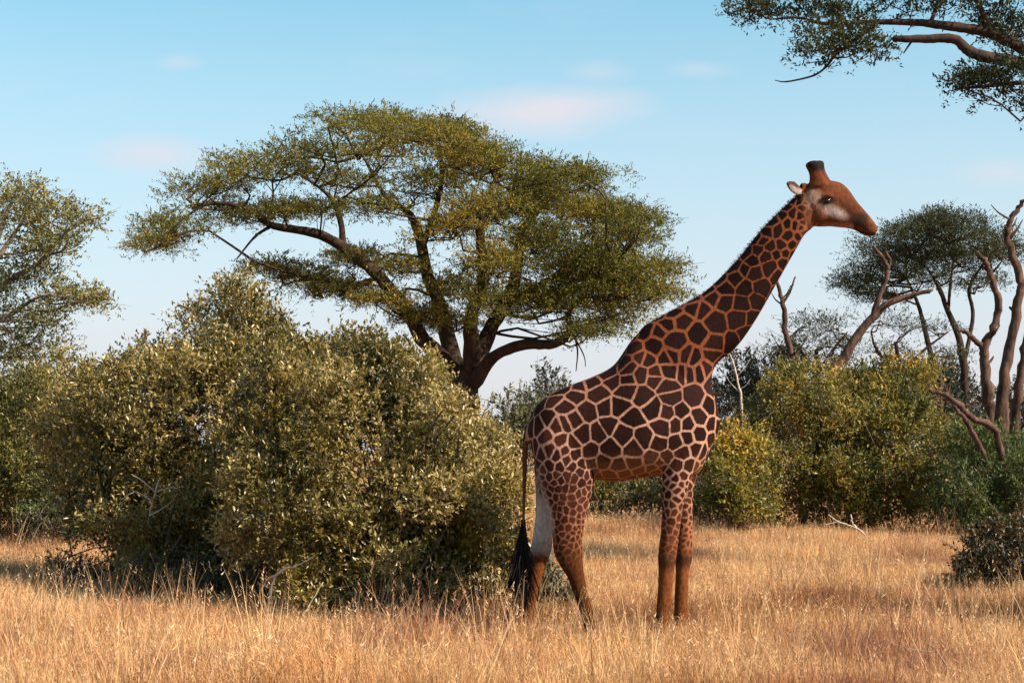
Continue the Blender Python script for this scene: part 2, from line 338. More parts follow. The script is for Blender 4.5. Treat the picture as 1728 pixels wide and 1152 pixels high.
# ------------------------------------------------------------------ giraffe
GY = 15.9
def giraffe():
    parts = []
    def loft(secs, n=28, m=None, egg=0.0, power=2.3):
        """secs: (x1, y1, x2, y2, half width m, sideways offset m [, egg]) : ring through two profile points"""
        A = np.array([np.r_[P(s[0], s[1], GY + s[5]), P(s[2], s[3], GY + s[5]), s[4], s[6] if len(s) > 6 else egg] for s in secs])
        A = spline(A, m or len(secs) * 5)
        th = np.linspace(0, 2 * np.pi, n, endpoint=False); ct, st = np.cos(th), np.sin(th)
        ct2 = np.sign(ct) * abs(ct) ** (2 / power); st2 = np.sign(st) * abs(st) ** (2 / power)
        a, b = A[:, None, 0:3], A[:, None, 3:6]
        ring = (a + b) / 2 + (a - b) / 2 * ct2[None, :, None]
        hw = A[:, 6][:, None] * st2[None] * (1 - A[:, 7][:, None] * ct[None])
        ring = ring.copy(); ring[..., 1] += hw
        parts.append(ring)
    # trunk, rump to breast
    loft([(891, 712, 897, 752, .12, 0), (897, 690, 905, 785, .21, 0), (910, 672, 918, 808, .28, 0), (930, 657, 940, 815, .33, 0), (965, 641, 968, 815, .36, 0, .1),
          (1000, 628, 1004, 803, .38, 0, .15), (1036, 608, 1040, 805, .395, 0, .2), (1066, 566, 1078, 800, .39, 0, .35), (1090, 548, 1114, 796, .355, 0, .45),
          (1128, 552, 1148, 800, .33, 0, .4), (1162, 575, 1176, 794, .295, 0, .3), (1188, 612, 1196, 756, .22, 0), (1203, 655, 1211, 722, .12, 0), (1211, 680, 1214, 702, .05, 0)])
    # neck
    loft([(1062, 580, 1180, 720, .26, 0), (1083, 546, 1196, 664, .25, 0, .25), (1110, 529, 1206, 612, .225, 0, .3), (1150, 507, 1243, 578, .195, 0, .3), (1190, 484, 1275, 533, .17, 0, .3),
          (1242, 433, 1311, 470, .145, 0, .25), (1284, 381, 1339, 421, .125, 0, .2), (1318, 347, 1357, 390, .112, 0, .15), (1343, 325, 1370, 378, .105, 0, .1), (1360, 318, 1378, 366, .09, 0)])
    # head
    loft([(1350, 318, 1362, 362, .075, 0), (1362, 304, 1374, 374, .105, 0), (1378, 299, 1386, 375.5, .118, 0), (1394, 297, 1400, 375, .125, 0, -.05), (1408, 298.5, 1410, 376, .118, 0, -.05), (1420, 302, 1421, 377, .098, 0),
          (1432, 313, 1432, 378.5, .082, 0), (1446, 333, 1442, 381, .072, 0), (1459, 348, 1451, 386, .068, 0), (1470, 361, 1460, 390.5, .066, 0), (1478, 372, 1468, 391.5, .056, 0), (1482, 380, 1475, 391, .036, 0)], m=60, power=2.2)
    # brow ridges, cheeks, nostril swelling
    def ball(px, py, off, r):
        c = P(px, py, GY + off); V = []
        for i in range(1, 10):
            ph = math.pi * i / 10; th = np.linspace(0, 2 * np.pi, 16, endpoint=False)
            V.append(c + np.stack([r[0] * math.sin(ph) * np.cos(th), r[1] * math.sin(ph) * np.sin(th), np.full(16, r[2] * math.cos(ph))], -1))
        parts.append(np.array(V))
    for s in (-1, 1):
        ball(1397, 323, s * .108, (.060, .035, .026)); ball(1398, 340, s * .100, (.05, .022, .018)); ball(1385, 352, s * .085, (.075, .04, .085)); ball(1469, 372, s * .045, (.035, .028, .025))
        ball(1356, 307, s * .05, (.036, .034, .034))
        # ossicones
        o = s * .055
        x0 = -4 if s < 0 else 3
        loft([(1367 + x0, 310, 1404 + x0, 306, .058, o), (1370 + x0, 297, 1396 + x0, 293, .050, o * 1.1), (1369 + x0, 285, 1390 + x0, 282, .046, o * 1.25), (1364 + x0, 275, 1388 + x0, 273, .054, o * 1.4),
              (1363.5 + x0, 269.5, 1388 + x0, 267.5, .056, o * 1.45), (1370 + x0, 265, 1384 + x0, 264, .04, o * 1.45)], n=18)
        # ears
        q = [P(1354, 317, GY + s * .08), P(1346, 314, GY + s * .12), P(1338, 308, GY + s * .165), P(1331, 303, GY + s * .195), P(1327, 300, GY + s * .205)] if s < 0 else [P(1356, 314, GY + .08), P(1354, 312, GY + .13), P(1352, 310, GY + .18), P(1351, 310, GY + .23), P(1350, 310, GY + .26)]
        wv = [.028, .054, .060, .036, .008]
        q = spline(q, 14); wv = np.interp(np.linspace(0, 1, 14), np.linspace(0, 1, 5), wv); t_ = unit(np.gradient(q, axis=0)); a_ = unit(np.cross(t_, [0.35, s * 0.95, 0.1])); b_ = np.cross(t_, a_)
        th = np.linspace(0, 2 * np.pi, 16, endpoint=False)
        parts.append(q[:, None] + a_[:, None] * np.cos(th)[None, :, None] * wv[:, None, None] + b_[:, None] * np.sin(th)[None, :, None] * np.minimum(wv, .016)[:, None, None])
    # legs: rows of (left px, right px, row, half width m, sideways offset m)
    def leg(rows): loft([(a, y, b, y, h_, o) for a, b, y, h_, o in rows], n=24, power=2.1)
    leg([(1112, 1190, 668, .10, -.17), (1108, 1188, 715, .13, -.19), (1112, 1181, 755, .13, -.20), (1117, 1166, 800, .115, -.21), (1117, 1153, 845, .09, -.21), (1115, 1147, 888, .075, -.21), (1112, 1144, 912, .078, -.21),
         (1110, 1141, 936, .082, -.21), (1111, 1137, 958, .066, -.21), (1109, 1134, 1000, .055, -.21), (1106, 1129, 1030, .053, -.21), (1101, 1127, 1054, .060, -.21), (1102, 1123, 1068, .053, -.21), (1099, 1127, 1080, .066, -.21), (1097, 1130, 1092, .072, -.21)])
    leg([(1122, 1195, 675, .10, .17), (1128, 1190, 720, .13, .19), (1135, 1184, 765, .125, .20), (1139, 1172, 812, .105, .21), (1140, 1169, 850, .085, .21), (1141, 1169, 888, .074, .21), (1140, 1169, 912, .078, .21),
         (1139, 1168, 935, .082, .21), (1140, 1163, 958, .066, .21), (1138, 1161, 1000, .055, .21), (1137, 1160, 1030, .053, .21), (1134, 1159, 1048, .060, .21), (1135, 1156, 1060, .053, .21), (1133, 1160, 1071, .064, .21), (1131, 1162, 1082, .07, .21)])
    leg([(908, 990, 690, .12, -.16), (902, 1003, 735, .17, -.19), (904, 1005, 785, .175, -.20), (914, 999, 825, .15, -.205), (926, 989, 862, .115, -.21), (932, 984, 895, .09, -.21), (934, 983, 922, .078, -.21), (943, 984, 944, .066, -.21),
         (957, 987, 966, .056, -.21), (968, 993, 995, .050, -.21), (979, 1002, 1027, .050, -.21), (987, 1012, 1056, .057, -.21), (991, 1013, 1069, .052, -.21), (992, 1019, 1080, .064, -.21), (991, 1023, 1092, .07, -.21)])
    leg([(905, 980, 700, .12, .16), (900, 985, 745, .16, .19), (902, 972, 790, .16, .20), (904, 950, 835, .125, .205), (903, 938, 868, .10, .21), (899, 933, 897, .088, .21), (896, 931, 920, .078, .21), (892, 922, 945, .064, .21),
         (887, 911, 980, .052, .21), (882, 904, 1010, .050, .21), (878, 900, 1034, .052, .21), (875, 899, 1050, .057, .21), (876, 897, 1060, .052, .21), (874, 901, 1071, .064, .21), (873, 904, 1082, .07, .21)])
    # tail
    loft([(893, 706, 903, 716, .05, 0), (884, 722, 895, 728, .045, 0), (881, 750, 891, 750, .032, -.02), (881, 800, 889, 800, .024, -.03), (881, 850, 887, 850, .018, -.03), (881, 885, 886, 885, .014, -.03)], n=14)
    bm = bmesh.new()
    for ring in parts:
        k, n, _ = ring.shape
        vs = [[bm.verts.new(p) for p in r] for r in ring]
        for i in range(k - 1):
            for j in range(n): bm.faces.new((vs[i][j], vs[i][(j + 1) % n], vs[i + 1][(j + 1) % n], vs[i + 1][j]))
        bm.faces.new(vs[0][::-1]); bm.faces.new(vs[-1])
    bmesh.ops.recalc_face_normals(bm, faces=bm.faces)
    tmp = bpy.data.meshes.new('raw'); bm.to_mesh(tmp); bm.free()
    ob = bpy.data.objects.new('raw', tmp); col.objects.link(ob)
    md = ob.modifiers.new('r', 'REMESH'); md.mode = 'VOXEL'; md.voxel_size = 0.0125; md.use_smooth_shade = True
    ms = ob.modifiers.new('s', 'SMOOTH'); ms.factor = 0.5; ms.iterations = 7
    me = bpy.data.meshes.new_from_object(ob.evaluated_get(bpy.context.evaluated_depsgraph_get()))
    bpy.data.objects.remove(ob, do_unlink=True)
    me.name = 'body'; nv = len(me.vertices)
    V = np.zeros(nv * 3); me.vertices.foreach_get('co', V); V = V.reshape(-1, 3)
    Nn = np.zeros(nv * 3); me.vertices.foreach_get('normal', Nn); Nn = Nn.reshape(-1, 3)
    PX = CX + V[:, 0] / V[:, 1] * F; PY = HY - (V[:, 2] - H) / V[:, 1] * F
    side = V[:, 1] - GY
    # ---- coat patches: hand-read centres on the near flank, mirrored on the far flank, then darts for the rest
    z2 = [(915, 325), (930, 385), (895, 430), (865, 475), (840, 400), (812, 485), (770, 455), (752, 500), (840, 525), (872, 565), (880, 520), (715, 560), (690, 600), (810, 590), (842, 632), (730, 612), (640, 640),
          (762, 690), (590, 690), (592, 752), (690, 690), (740, 748), (530, 740), (482, 790), (660, 830), (545, 850), (710, 835), (430, 782), (370, 850), (460, 905), (300, 870), (340, 950), (265, 905), (540, 960), (622, 960),
          (430, 1025), (200, 900), (180, 1030), (240, 970), (312, 1030), (392, 1100), (250, 1110), (100, 1050), (115, 1125), (490, 1090), (565, 1040), (790, 350), (720, 430), (660, 500), (600, 570), (880, 285), (500, 700), (560, 640)]
    z1 = [(620, 180), (700, 170), (560, 180), (612, 235), (662, 232), (555, 225), (475, 190), (440, 155), (465, 240), (425, 222), (512, 252), (548, 278), (470, 310), (562, 322), (500, 350), (350, 350), (402, 350), (440, 385), (330, 305),
          (380, 262), (292, 360), (250, 310), (215, 342), (180, 322), (240, 390), (360, 410), (410, 440), (475, 450), (370, 480), (330, 432), (272, 440), (300, 490), (250, 462), (203, 460), (190, 412), (160, 390), (215, 402), (150, 440),
          (135, 412), (500, 510), (440, 522), (392, 532), (350, 522), (530, 412), (572, 400), (612, 400), (592, 362), (640, 312), (662, 380), (684, 345), (650, 432), (612, 440), (580, 455), (600, 490), (640, 480), (662, 500), (620, 540), (690, 405),
          (300, 262), (420, 292), (270, 275), (545, 365), (520, 460), (545, 510)]
    pts = [(1020 + a / 2.879, 240 + b / 2.879) for a, b in z2] + [(840 + a / 1.92, 500 + b / 1.92) for a, b in z1]
    near = np.where((Nn[:, 1] < -0.15) & (side < 0.05))[0]
    seeds = []
    for a, b in pts:
        i = near[((PX[near] - a) ** 2 + (PY[near] - b) ** 2 + 400 * (side[near] > -0.05)).argmin()]; seeds.append(V[i])
    seeds = [s for s in seeds] + [np.array([s[0], 2 * GY - s[1], s[2]]) + np.array([.05, 0, .04]) for s in seeds]
    def lerp(a, xs, ys): return np.interp(a, xs, ys)
    rad = lerp(PY, [400, 520, 700, 790, 830, 880, 960], [.085, .14, .15, .10, .060, .045, .045])
    rad = np.where((PX < 1010) & (PY > 740), lerp(PY, [740, 800, 860, 960], [.085, .062, .048, .04]), rad)
    rad = np.where((PX > 1100) & (PY > 770), lerp(PY, [770, 830, 900, 960], [.075, .052, .045, .04]), rad)
    rad = np.where(PX > 1352, .05, rad)
    rr = np.random.default_rng(5); order = rr.permutation(nv); S = np.array(seeds); S = list(S); arr = np.array(S)
    cell = np.zeros((4000, 3)); cell[:len(S)] = arr; cnt = len(S)
    for i in order[:26000]:
        if cnt >= 3990: break
        if ((cell[:cnt] - V[i]) ** 2).sum(1).min() > rad[i] ** 2: cell[cnt] = V[i]; cnt += 1
    S = cell[:cnt]
    dist = np.zeros(nv); who = np.zeros(nv, int)
    jn = np.stack([Noise(7.0, 61 + k)(V) for k in range(3)], 1) * 0.018 + np.stack([Noise(22.0, 71 + k)(V) for k in range(3)], 1) * 0.006      # uneven cell borders
    for a in range(0, nv, 4000):
        v_ = (V + jn)[a:a + 4000]; d2 = (v_ ** 2).sum(1)[:, None] + (S ** 2).sum(1)[None] - 2 * v_ @ S.T
        idx = np.argpartition(d2, 7, axis=1)[:, :7]; dk = np.take_along_axis(d2, idx, 1); o_ = dk.argsort(1); idx = np.take_along_axis(idx, o_, 1)
        s1 = S[idx[:, :1]]; s2 = S[idx[:, 1:]]; df = s2 - s1; nn_ = np.linalg.norm(df, axis=2) + 1e-9
        e = (((s1 + s2) / 2 - v_[:, None]) * df).sum(2) / nn_
        dist[a:a + 4000] = e.min(1); who[a:a + 4000] = idx[:, 0]
    lw = lerp(PY, [380, 520, 640, 760, 860], [.010, .012, .010, .0085, .007])
    lw = lw * (1 + .45 * Noise(6.0, 81)(V)); lw = np.maximum(lw, .004)
    pd = dist - lw
    # ---- colours (reads like the animal: dark back and neck, neck deepened by painted shade, paler rump, tawny shanks)
    def c3(*a): return np.array(a)
    def mixc(a, b, f): f = np.clip(f, 0, 1)[:, None]; return a * (1 - f) + b * f
    one = np.ones((nv, 1))
    rp = np.random.default_rng(9).uniform(0, 1, len(S))[who]
    patch = c3(.016, .0052, .0042) * one * (0.6 + 0.8 * rp[:, None]); patch = mixc(patch, patch * .62, np.clip((620 - PY) / 80, 0, 1))  # upper patches darkened: the neck's shade is painted in
    rump = np.clip((1010 - PX) / 90, 0, 1) * np.clip((PY - 640) / 120, 0, 1); legm = np.clip((PY - 740) / 100, 0, 1)
    patch = mixc(patch, c3(.050, .015, .009) * one * (0.6 + 0.8 * rp[:, None]), np.maximum(rump, legm) * 0.9)
    line = c3(.15, .042, .017) * one
    line = mixc(line, c3(.34, .185, .135) * one, np.clip((PY - 590) / 130, 0, 1))
    line = mixc(line, c3(.25, .095, .048) * one, np.clip((PY - 800) / 90, 0, 1))
    bl = Noise(5.0, 77)(V) * .5 + Noise(16.0, 78)(V) * .3
    # belly and chest paler
    belly = np.clip((-Nn[:, 2] - 0.2) / 0.6, 0, 1) * (PY > 740) * (PY < 830)
    line = mixc(line, c3(.40, .19, .08) * one, belly); patch = mixc(patch, c3(.22, .095, .045) * one, belly * .7)
    # back of neck and spine: patches run together, rufous
    mane = np.clip((Nn[:, 2] - Nn[:, 0] * 0.6 - 0.55) / 0.4, 0, 1) * (PX > 1060) * (PX < 1345) * (PY < 560)
    line = mixc(line, c3(.12, .04, .022) * one, mane * .85)
    # lower legs
    low = np.clip((PY - 872 + 30 * bl) / 85, 0, 1)
    tawny = c3(.17, .055, .017) * one * (0.85 + .35 * bl[:, None])
    dark = np.clip(1.1 - abs(PY - 942 + 8 * bl) / 20, 0, 1) * (PX > 1090) * np.clip(.7 + .6 * bl, 0, 1)
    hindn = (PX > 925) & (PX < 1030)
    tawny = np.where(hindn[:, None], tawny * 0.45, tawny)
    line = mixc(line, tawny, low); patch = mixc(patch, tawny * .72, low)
    line = mixc(line, c3(.04, .018, .012) * one, dark * .85); patch = mixc(patch, c3(.03, .014, .01) * one, dark * .85)
    fet = np.clip(1 - abs(PY - np.where(side < 0, 1068, 1058)) / 9, 0, 1) * (PX > 1090)
    line = mixc(line, c3(.55, .42, .32) * one, fet * .7); patch = mixc(patch, c3(.5, .38, .28) * one, fet * .7)
    hoof = (V[:, 2] < 0.115 + 0.01 * bl); line[hoof] = (.035, .022, .018); patch[hoof] = (.03, .02, .016)
    # white inner hind thighs
    wh = np.clip((Nn[:, 1] * -np.sign(side) * np.sign(-1) * -1), -1, 1)
    inner = np.where(side > 0.06, -Nn[:, 1], np.where(side < -0.06, Nn[:, 1], 0))
    wm = np.clip((inner - .05 + .3 * bl) / .4, 0, 1) * np.clip((PY - 815 + 20 * bl) / 40, 0, 1) * np.clip((926 - PY + 22 * bl) / 26, 0, 1) * (PX < 1000) * (V[:, 2] < 2.2)
    rear = np.clip((-Nn[:, 0] - 0.55 + .2 * bl) / .3, 0, 1) * np.clip((PY - 770 + 20 * bl) / 70, 0, 1) * np.clip((915 - PY + 20 * bl) / 26, 0, 1) * (PX < 960) * .8
    wm = np.maximum(wm, rear * .8)
    line = mixc(line, c3(.40, .36, .345) * one, wm); patch = mixc(patch, c3(.36, .315, .295) * one, wm)
    # tail
    tail = (PX < 897) & (PY > 735) & (PY < 900) & (abs(side) < .12)
    line[tail] = (.13, .045, .022); patch[tail] = (.10, .034, .018)
    # ---- head
    hd = PX > 1352
    hx, hy = PX, PY
    ox = np.clip((hx - 1350) / 22, 0, 1) * (hy < 410)
    face = c3(.100, .030, .0125) * one * (0.9 + .35 * bl[:, None])
    cheek = np.clip(1.2 - np.sqrt(((hx - 1414) / 25) ** 2 + ((hy - 352 - (hx - 1414) * .35) / 13) ** 2) + .55 * bl, 0, 1) * 1.3
    face = mixc(face, c3(.30, .235, .225) * one, cheek)
    temple = np.clip(1.2 - np.sqrt(((hx - 1370) / 20) ** 2 + ((hy - 328) / 17) ** 2) + .3 * bl, 0, 1) * 1.3
    face = mixc(face, c3(.22, .14, .115) * one, temple)
    stripe = np.clip(1.1 - abs(hy - 340 - (hx - 1425) * 1.0) / 7, 0, 1) * (hx > 1415) * (hx < 1466); face = mixc(face, c3(.03, .012, .008) * one, stripe * .85)
    jaw = np.clip((hy - 366) / 8, 0, 1) * (hx < 1440); face = mixc(face, c3(.34, .15, .09) * one, jaw * .7)
    muz = np.clip(1.2 - np.sqrt(((hx - 1451) / 19) ** 2 + ((hy - 364) / 15) ** 2) + .3 * bl, 0, 1) * 1.8; face = mixc(face, c3(.026, .013, .010) * one, muz)
    nb = np.clip((hx - 1462) / 6, 0, 1); face = mixc(face, c3(.10, .036, .016) * one, nb * .8)
    mouth = np.clip(1.4 - abs((hy - 386.5) - (hx - 1466) * .12) / 1.4, 0, 1) * (hx > 1448); face = mixc(face, c3(.02, .012, .01) * one, mouth)
    eyeb = np.clip(1.3 - np.sqrt(((hx - 1395) / 15) ** 2 + ((hy - 331.5 + (hx - 1395) * .12) / 6) ** 2), 0, 1) * 2; face = mixc(face, c3(.02, .012, .01) * one, eyeb)
    horn = np.clip((284 - hy) / 6, 0, 1); face = mixc(face, c3(.016, .010, .009) * one, horn)
    earm = (hx < 1353) & (hy < 326) & (abs(side) > .10)
    face_pd = np.where(hx < 1392, pd, 1.0)
    pf = np.where(((hx < 1392) & (hy > 335))[:, None], mixc(face, c3(.10, .045, .03) * one, np.full(nv, .8)), face)
    line = mixc(line, face * 1.15, ox); patch = mixc(patch, pf, ox)
    rim = np.clip((308.5 + (1340 - hx) * -.45 - hy) / 3, 0, 1)[:, None]; ec = np.array([.27, .215, .21]) * (1 - rim) + np.array([.06, .026, .018]) * rim; line[earm] = ec[earm]; patch[earm] = ec[earm] * .8
    et = earm & (hx < 1332); line[et] = (.10, .05, .04); patch[et] = (.08, .04, .03)
    base = np.array([P(1040, 900, GY)[0], GY, 0.0]); base[2] = float(gz(base[0], base[1]))
    root = empty('giraffe', base, 'tall giraffe with dark patches standing in profile in dry grass', 'giraffe')
    V2 = V - base; V2[:, 2] += base[2]      # hooves press into the turf
    me.vertices.foreach_set('co', V2.astype(np.float32).ravel())
    for nm, c in (('line_col', line), ('patch_col', patch)):
        at = me.attributes.new(nm, 'FLOAT_COLOR', 'POINT'); at.data.foreach_set('color', np.hstack([np.clip(c, 0, 1), np.ones((nv, 1))]).astype(np.float32).ravel())
    at = me.attributes.new('edge', 'FLOAT', 'POINT'); at.data.foreach_set('value', pd.astype(np.float32))
    m, t = new_mat('giraffe_coat')
    al = N(t, 'ShaderNodeAttribute', attribute_name='line_col'); ap = N(t, 'ShaderNodeAttribute', attribute_name='patch_col'); ae = N(t, 'ShaderNodeAttribute', attribute_name='edge')
    tcn = N(t, 'ShaderNodeTexCoord'); nzz = N(t, 'ShaderNodeTexNoise', inp={'Scale': 28.0, 'Detail': 3.0}); L(t, tcn.outputs['Object'], nzz.inputs['Vector'])
    mr = N(t, 'ShaderNodeMath', operation='MULTIPLY_ADD', inp={1: 0.014, 2: -0.007}); L(t, nzz.outputs[0], mr.inputs[0])
    ad = N(t, 'ShaderNodeMath', operation='ADD'); L(t, mr.outputs[0], ad.inputs[0]); L(t, ae.outputs['Fac'], ad.inputs[1])
    mrg = N(t, 'ShaderNodeMapRange', interpolation_type='SMOOTHSTEP', inp={1: -0.005, 2: 0.006}); L(t, ad.outputs[0], mrg.inputs[0])
    mxx = N(t, 'ShaderNodeMix', data_type='RGBA'); L(t, mrg.outputs[0], mxx.inputs[0]); L(t, al.outputs['Color'], mxx.inputs[6]); L(t, ap.outputs['Color'], mxx.inputs[7])
    mp2 = N(t, 'ShaderNodeMapping', inp={'Scale': (60, 60, 22)}); L(t, tcn.outputs['Object'], mp2.inputs[0])
    nf = N(t, 'ShaderNodeTexNoise', inp={'Scale': 1.0, 'Detail': 4.0}); L(t, mp2.outputs[0], nf.inputs['Vector'])
    vr = N(t, 'ShaderNodeMapRange', inp={1: 0.3, 2: 0.7, 3: 0.75, 4: 1.25}); L(t, nf.outputs[0], vr.inputs[0])
    mv = N(t, 'ShaderNodeMix', data_type='RGBA', blend_type='MULTIPLY', inp={0: 1.0}); L(t, mxx.outputs[2], mv.inputs[6]); L(t, vr.outputs[0], mv.inputs[7])
    bp = N(t, 'ShaderNodeBump', inp={'Strength': 0.35, 'Distance': 0.01}); L(t, nf.outputs[0], bp.inputs['Height'])
    p = N(t, 'ShaderNodeBsdfPrincipled', inp={'Roughness': 0.75, 'Specular IOR Level': 0.05}); L(t, mv.outputs[2], p.inputs['Base Color']); L(t, bp.outputs[0], p.inputs['Normal'])
    o = N(t, 'ShaderNodeOutputMaterial'); L(t, p.outputs[0], o.inputs[0])
    me.materials.clear(); me.materials.append(m)
    for poly in me.polygons: poly.use_smooth = True
    bo = bpy.data.objects.new('body', me); col.objects.link(bo); bo.parent = root
    dz = np.array([0, 0, float(base[2])])
    # eyes
    me_, et_ = new_mat('dark_eye'); pe = N(et_, 'ShaderNodeBsdfPrincipled', inp={'Base Color': (.012, .008, .006, 1), 'Roughness': 0.12}); oe = N(et_, 'ShaderNodeOutputMaterial'); L(et_, pe.outputs[0], oe.inputs[0])
    for s in (-1, 1):
        bm = bmesh.new(); bmesh.ops.create_uvsphere(bm, u_segments=16, v_segments=10, radius=0.027); em = bpy.data.meshes.new('eye'); bm.to_mesh(em); bm.free(); em.materials.append(me_)
        for f_ in em.polygons: f_.use_smooth = True
        eo = bpy.data.objects.new('eye', em); col.objects.link(eo); eo.parent = root; eo.location = Vector(P(1397, 331.5, GY + s * .111) + dz - base)
    # hair: mane along the nape and tail tuft
    def hair(name, roots, dirs, length, wid, c1, c2):
        n = len(roots); t3 = np.array([0, .5, 1.0]); sdv = unit(np.cross(dirs, R.normal(0, 1, (n, 3))))
        Vh = []; bend = R.normal(0, .12, (n, 3))
        for k, tt in enumerate(t3):
            c_ = roots + dirs * (length * tt)[:, None] + bend * (length * tt ** 2)[:, None]
            ww = wid * (1 - .8 * tt)
            Vh += [c_ - sdv * ww, c_ + sdv * ww]
        Vh = np.stack(Vh, 1).reshape(-1, 3); i = np.arange(n)[:, None] * 6
        Q = np.concatenate([i + np.array([[0, 1, 3, 2]]), i + np.array([[2, 3, 5, 4]])], 1).reshape(-1, 4)
        hm_ = leaf_mat(name + '_hair', [(0, c1), (1, c2)], 0.1, 0.7, 0.08)
        mesh_obj(name, Vh + dz, Q, hm_, root, {'rnd': np.repeat(R.random(n), 6)}, kind='stuff')
    nape = np.array([P(a, b, GY) for a, b in ((1090, 547), (1115, 532), (1150, 513), (1190, 490), (1216, 470), (1242, 438), (1284, 386), (1318, 352), (1342, 330), (1352, 318))])
    q = spline(nape, 2600); tg = unit(np.gradient(q, axis=0)); up = np.stack([-tg[:, 2], np.zeros(len(q)), tg[:, 0]], -1)
    q = q + np.stack([np.zeros(2600), R.normal(0, .012, 2600), np.zeros(2600)], -1)
    hair('mane', q - up * .02, unit(up + tg * R.normal(-.25, .3, (2600, 1)) + R.normal(0, .08, (2600, 3))), R.uniform(.03, .062, 2600), 0.004, (.035, .014, .010), (.17, .06, .028))
    n = 1500; tp = R.uniform(868, 915, n); rt = np.array([P(a, b, GY - .03) for a, b in zip(R.uniform(881, 886, n), tp)])
    hair('tail_tuft', rt, unit(np.stack([R.normal(-.06, .062, n), R.normal(0, .07, n), np.full(n, -1.0)], -1)), R.uniform(.30, .66, n), 0.007, (.008, .006, .006), (.022, .016, .014))
giraffe()

# ------------------------------------------------------------------ near bushes on the left
bush('bush', 'big rounded olive bush right behind the giraffe, its foot in deep shade', 'bush',
     [(620, 760, 210, 205, .9, 1.4), (740, 800, 120, 165, .5, 1.0), (550, 690, 130, 140, 1.3, 1.2), (800, 880, 75, 150, .4, .8), (640, 920, 150, 120, .2, .9), (500, 860, 130, 130, .3, .9), (690, 650, 75, 95, 1.0, .8), (850, 800, 36, 70, .5, .4), (700, 975, 140, 85, .1, .8), (825, 960, 52, 85, .2, .5), (560, 965, 120, 80, .1, .7), (470, 770, 110, 150, .6, 1.0)],
     17.45, OLIVE, 640, dens=300, ll=0.062, lw=0.027, slen=0.30, gap=0.42, seed=11, stems=12, sub_r=.30)
bush('bush', 'tallest olive bush with a peaked top, in front of the umbrella tree', 'bush',
     [(385, 600, 90, 110, .6, 1.0), (330, 720, 190, 150, 0, 1.5), (450, 665, 100, 115, .2, 1.1), (280, 840, 150, 110, -.2, 1.0), (230, 680, 110, 110, .5, 1.1), (400, 870, 130, 100, -.5, .9), (250, 920, 80, 50, -.3, .5), (392, 515, 36, 42, .5, .4), (300, 935, 140, 60, -.4, .8), (430, 925, 110, 80, -.6, .8), (195, 880, 80, 80, -.1, .8), (160, 760, 90, 110, .6, 1.0)],
     20.6, OLIVE, 350, dens=230, ll=0.066, lw=0.028, slen=0.36, gap=0.40, seed=23, stems=12, sub_r=.33)
bush('bush', 'broad dark green bush beside the peaked bush, under the leafy edge tree', 'bush',
     [(60, 735, 150, 150, 0, 1.6), (150, 800, 130, 95, -.5, 1.4), (20, 690, 110, 80, .2, 1.4), (165, 690, 120, 115, -.4, 1.5), (130, 810, 110, 90, -.6, 1.2), (40, 800, 120, 80, -.5, 1.2), (140, 790, 110, 80, -.5, 1.2), (-60, 740, 140, 130, .3, 1.6), (50, 865, 120, 45, -.4, 1.1), (170, 855, 90, 55, -.2, 1.0)],
     30.5, OLIVE2, 60, dens=130, ll=0.075, lw=0.032, slen=0.42, gap=0.42, seed=31, stems=9, sub_r=.42)
bush('shrub', 'low green shrub at the foot of the broad dark green bush', 'shrub',
     [(110, 875, 55, 38, 0, .6), (80, 860, 50, 28, .3, .6), (150, 860, 40, 35, .2, .5)], 28.6, FRESH, 105, dens=150, ll=0.06, lw=0.022, slen=0.3, gap=0.35, seed=37, stems=5, sub_r=.22)
bush('shrub', 'little bush with pale dry leaves behind the giraffe\'s hind legs', 'shrub',
     [(932, 985, 30, 42, 0, .3), (912, 1000, 22, 30, 0, .25), (950, 1010, 16, 20, 0, .2)], 18.0, SAGE, 930, dens=230, ll=0.05, lw=0.024, slen=0.2, gap=0.4, seed=41, stems=5, sub_r=.12)
for i, (px, py, D, w_) in enumerate(((125, 972, 20.6, 42), (240, 985, 19.4, 46), (330, 985, 18.9, 44), (190, 958, 21.2, 38), (430, 990, 18.3, 40), (285, 968, 19.6, 36))):
    bush('weed', 'low weed with rust brown leaves in the grass before the broad bush' if i == 0 else 'low yellowing weed in the grass before the peaked bush' if i % 2 else 'low scrubby weed with olive green leaves before the peaked bush', 'weed',
         [(px, py - 10, w_, 44, 0, .35)], D, RUSTY if i == 0 else YELLOW if i % 2 else MIXED, px, dens=120, ll=0.05, lw=0.018, slen=0.22, gap=0.55, seed=60 + i, stems=4, sub_r=.14, group='scrubby weeds before the bush', low=.1)
# bare branches caught in the near bushes
def stick(name, label, D, lines, mat, group=None, cat='branch'):
    a = lines[0][0]; b = P(a[0], a[1], D); root = empty(name, b, label, cat, group)
    for i, pts in enumerate(lines):
        tube_obj('branch' if i == 0 else 'twig', [P(q[0], q[1], D + (q[3] if len(q) > 3 else 0)) for q in pts], [PXW(q[2], D) * .72 for q in pts], mat, root, 6, rough=.08, kink=.3)
    return root
stick('dead_branch', 'forked grey dead branch leaning in the front of the big bush', 16.6, [[(448, 1074, 4), (455, 1000, 4), (470, 966, 4), (500, 955, 3.4), (528, 940, 1.6)], [(470, 966, 3), (445, 985, 2.4), (438, 1016, 1.6)]], STEM)
stick('dead_branch', 'spray of bare pale twigs low on the peaked bush', 19.35, [[(240, 940, 3, 1.2), (250, 880, 2.6, .3), (262, 830, 2.2), (270, 806, 1)], [(258, 845, 2), (230, 830, 1.6), (205, 842, 1)], [(262, 830, 1.8), (290, 822, 1.3), (305, 826, .8)], [(262, 830, 1.6), (242, 812, 1.2), (222, 800, .8)], [(252, 870, 1.6), (285, 850, 1.2), (300, 832, .8)]], PALE)
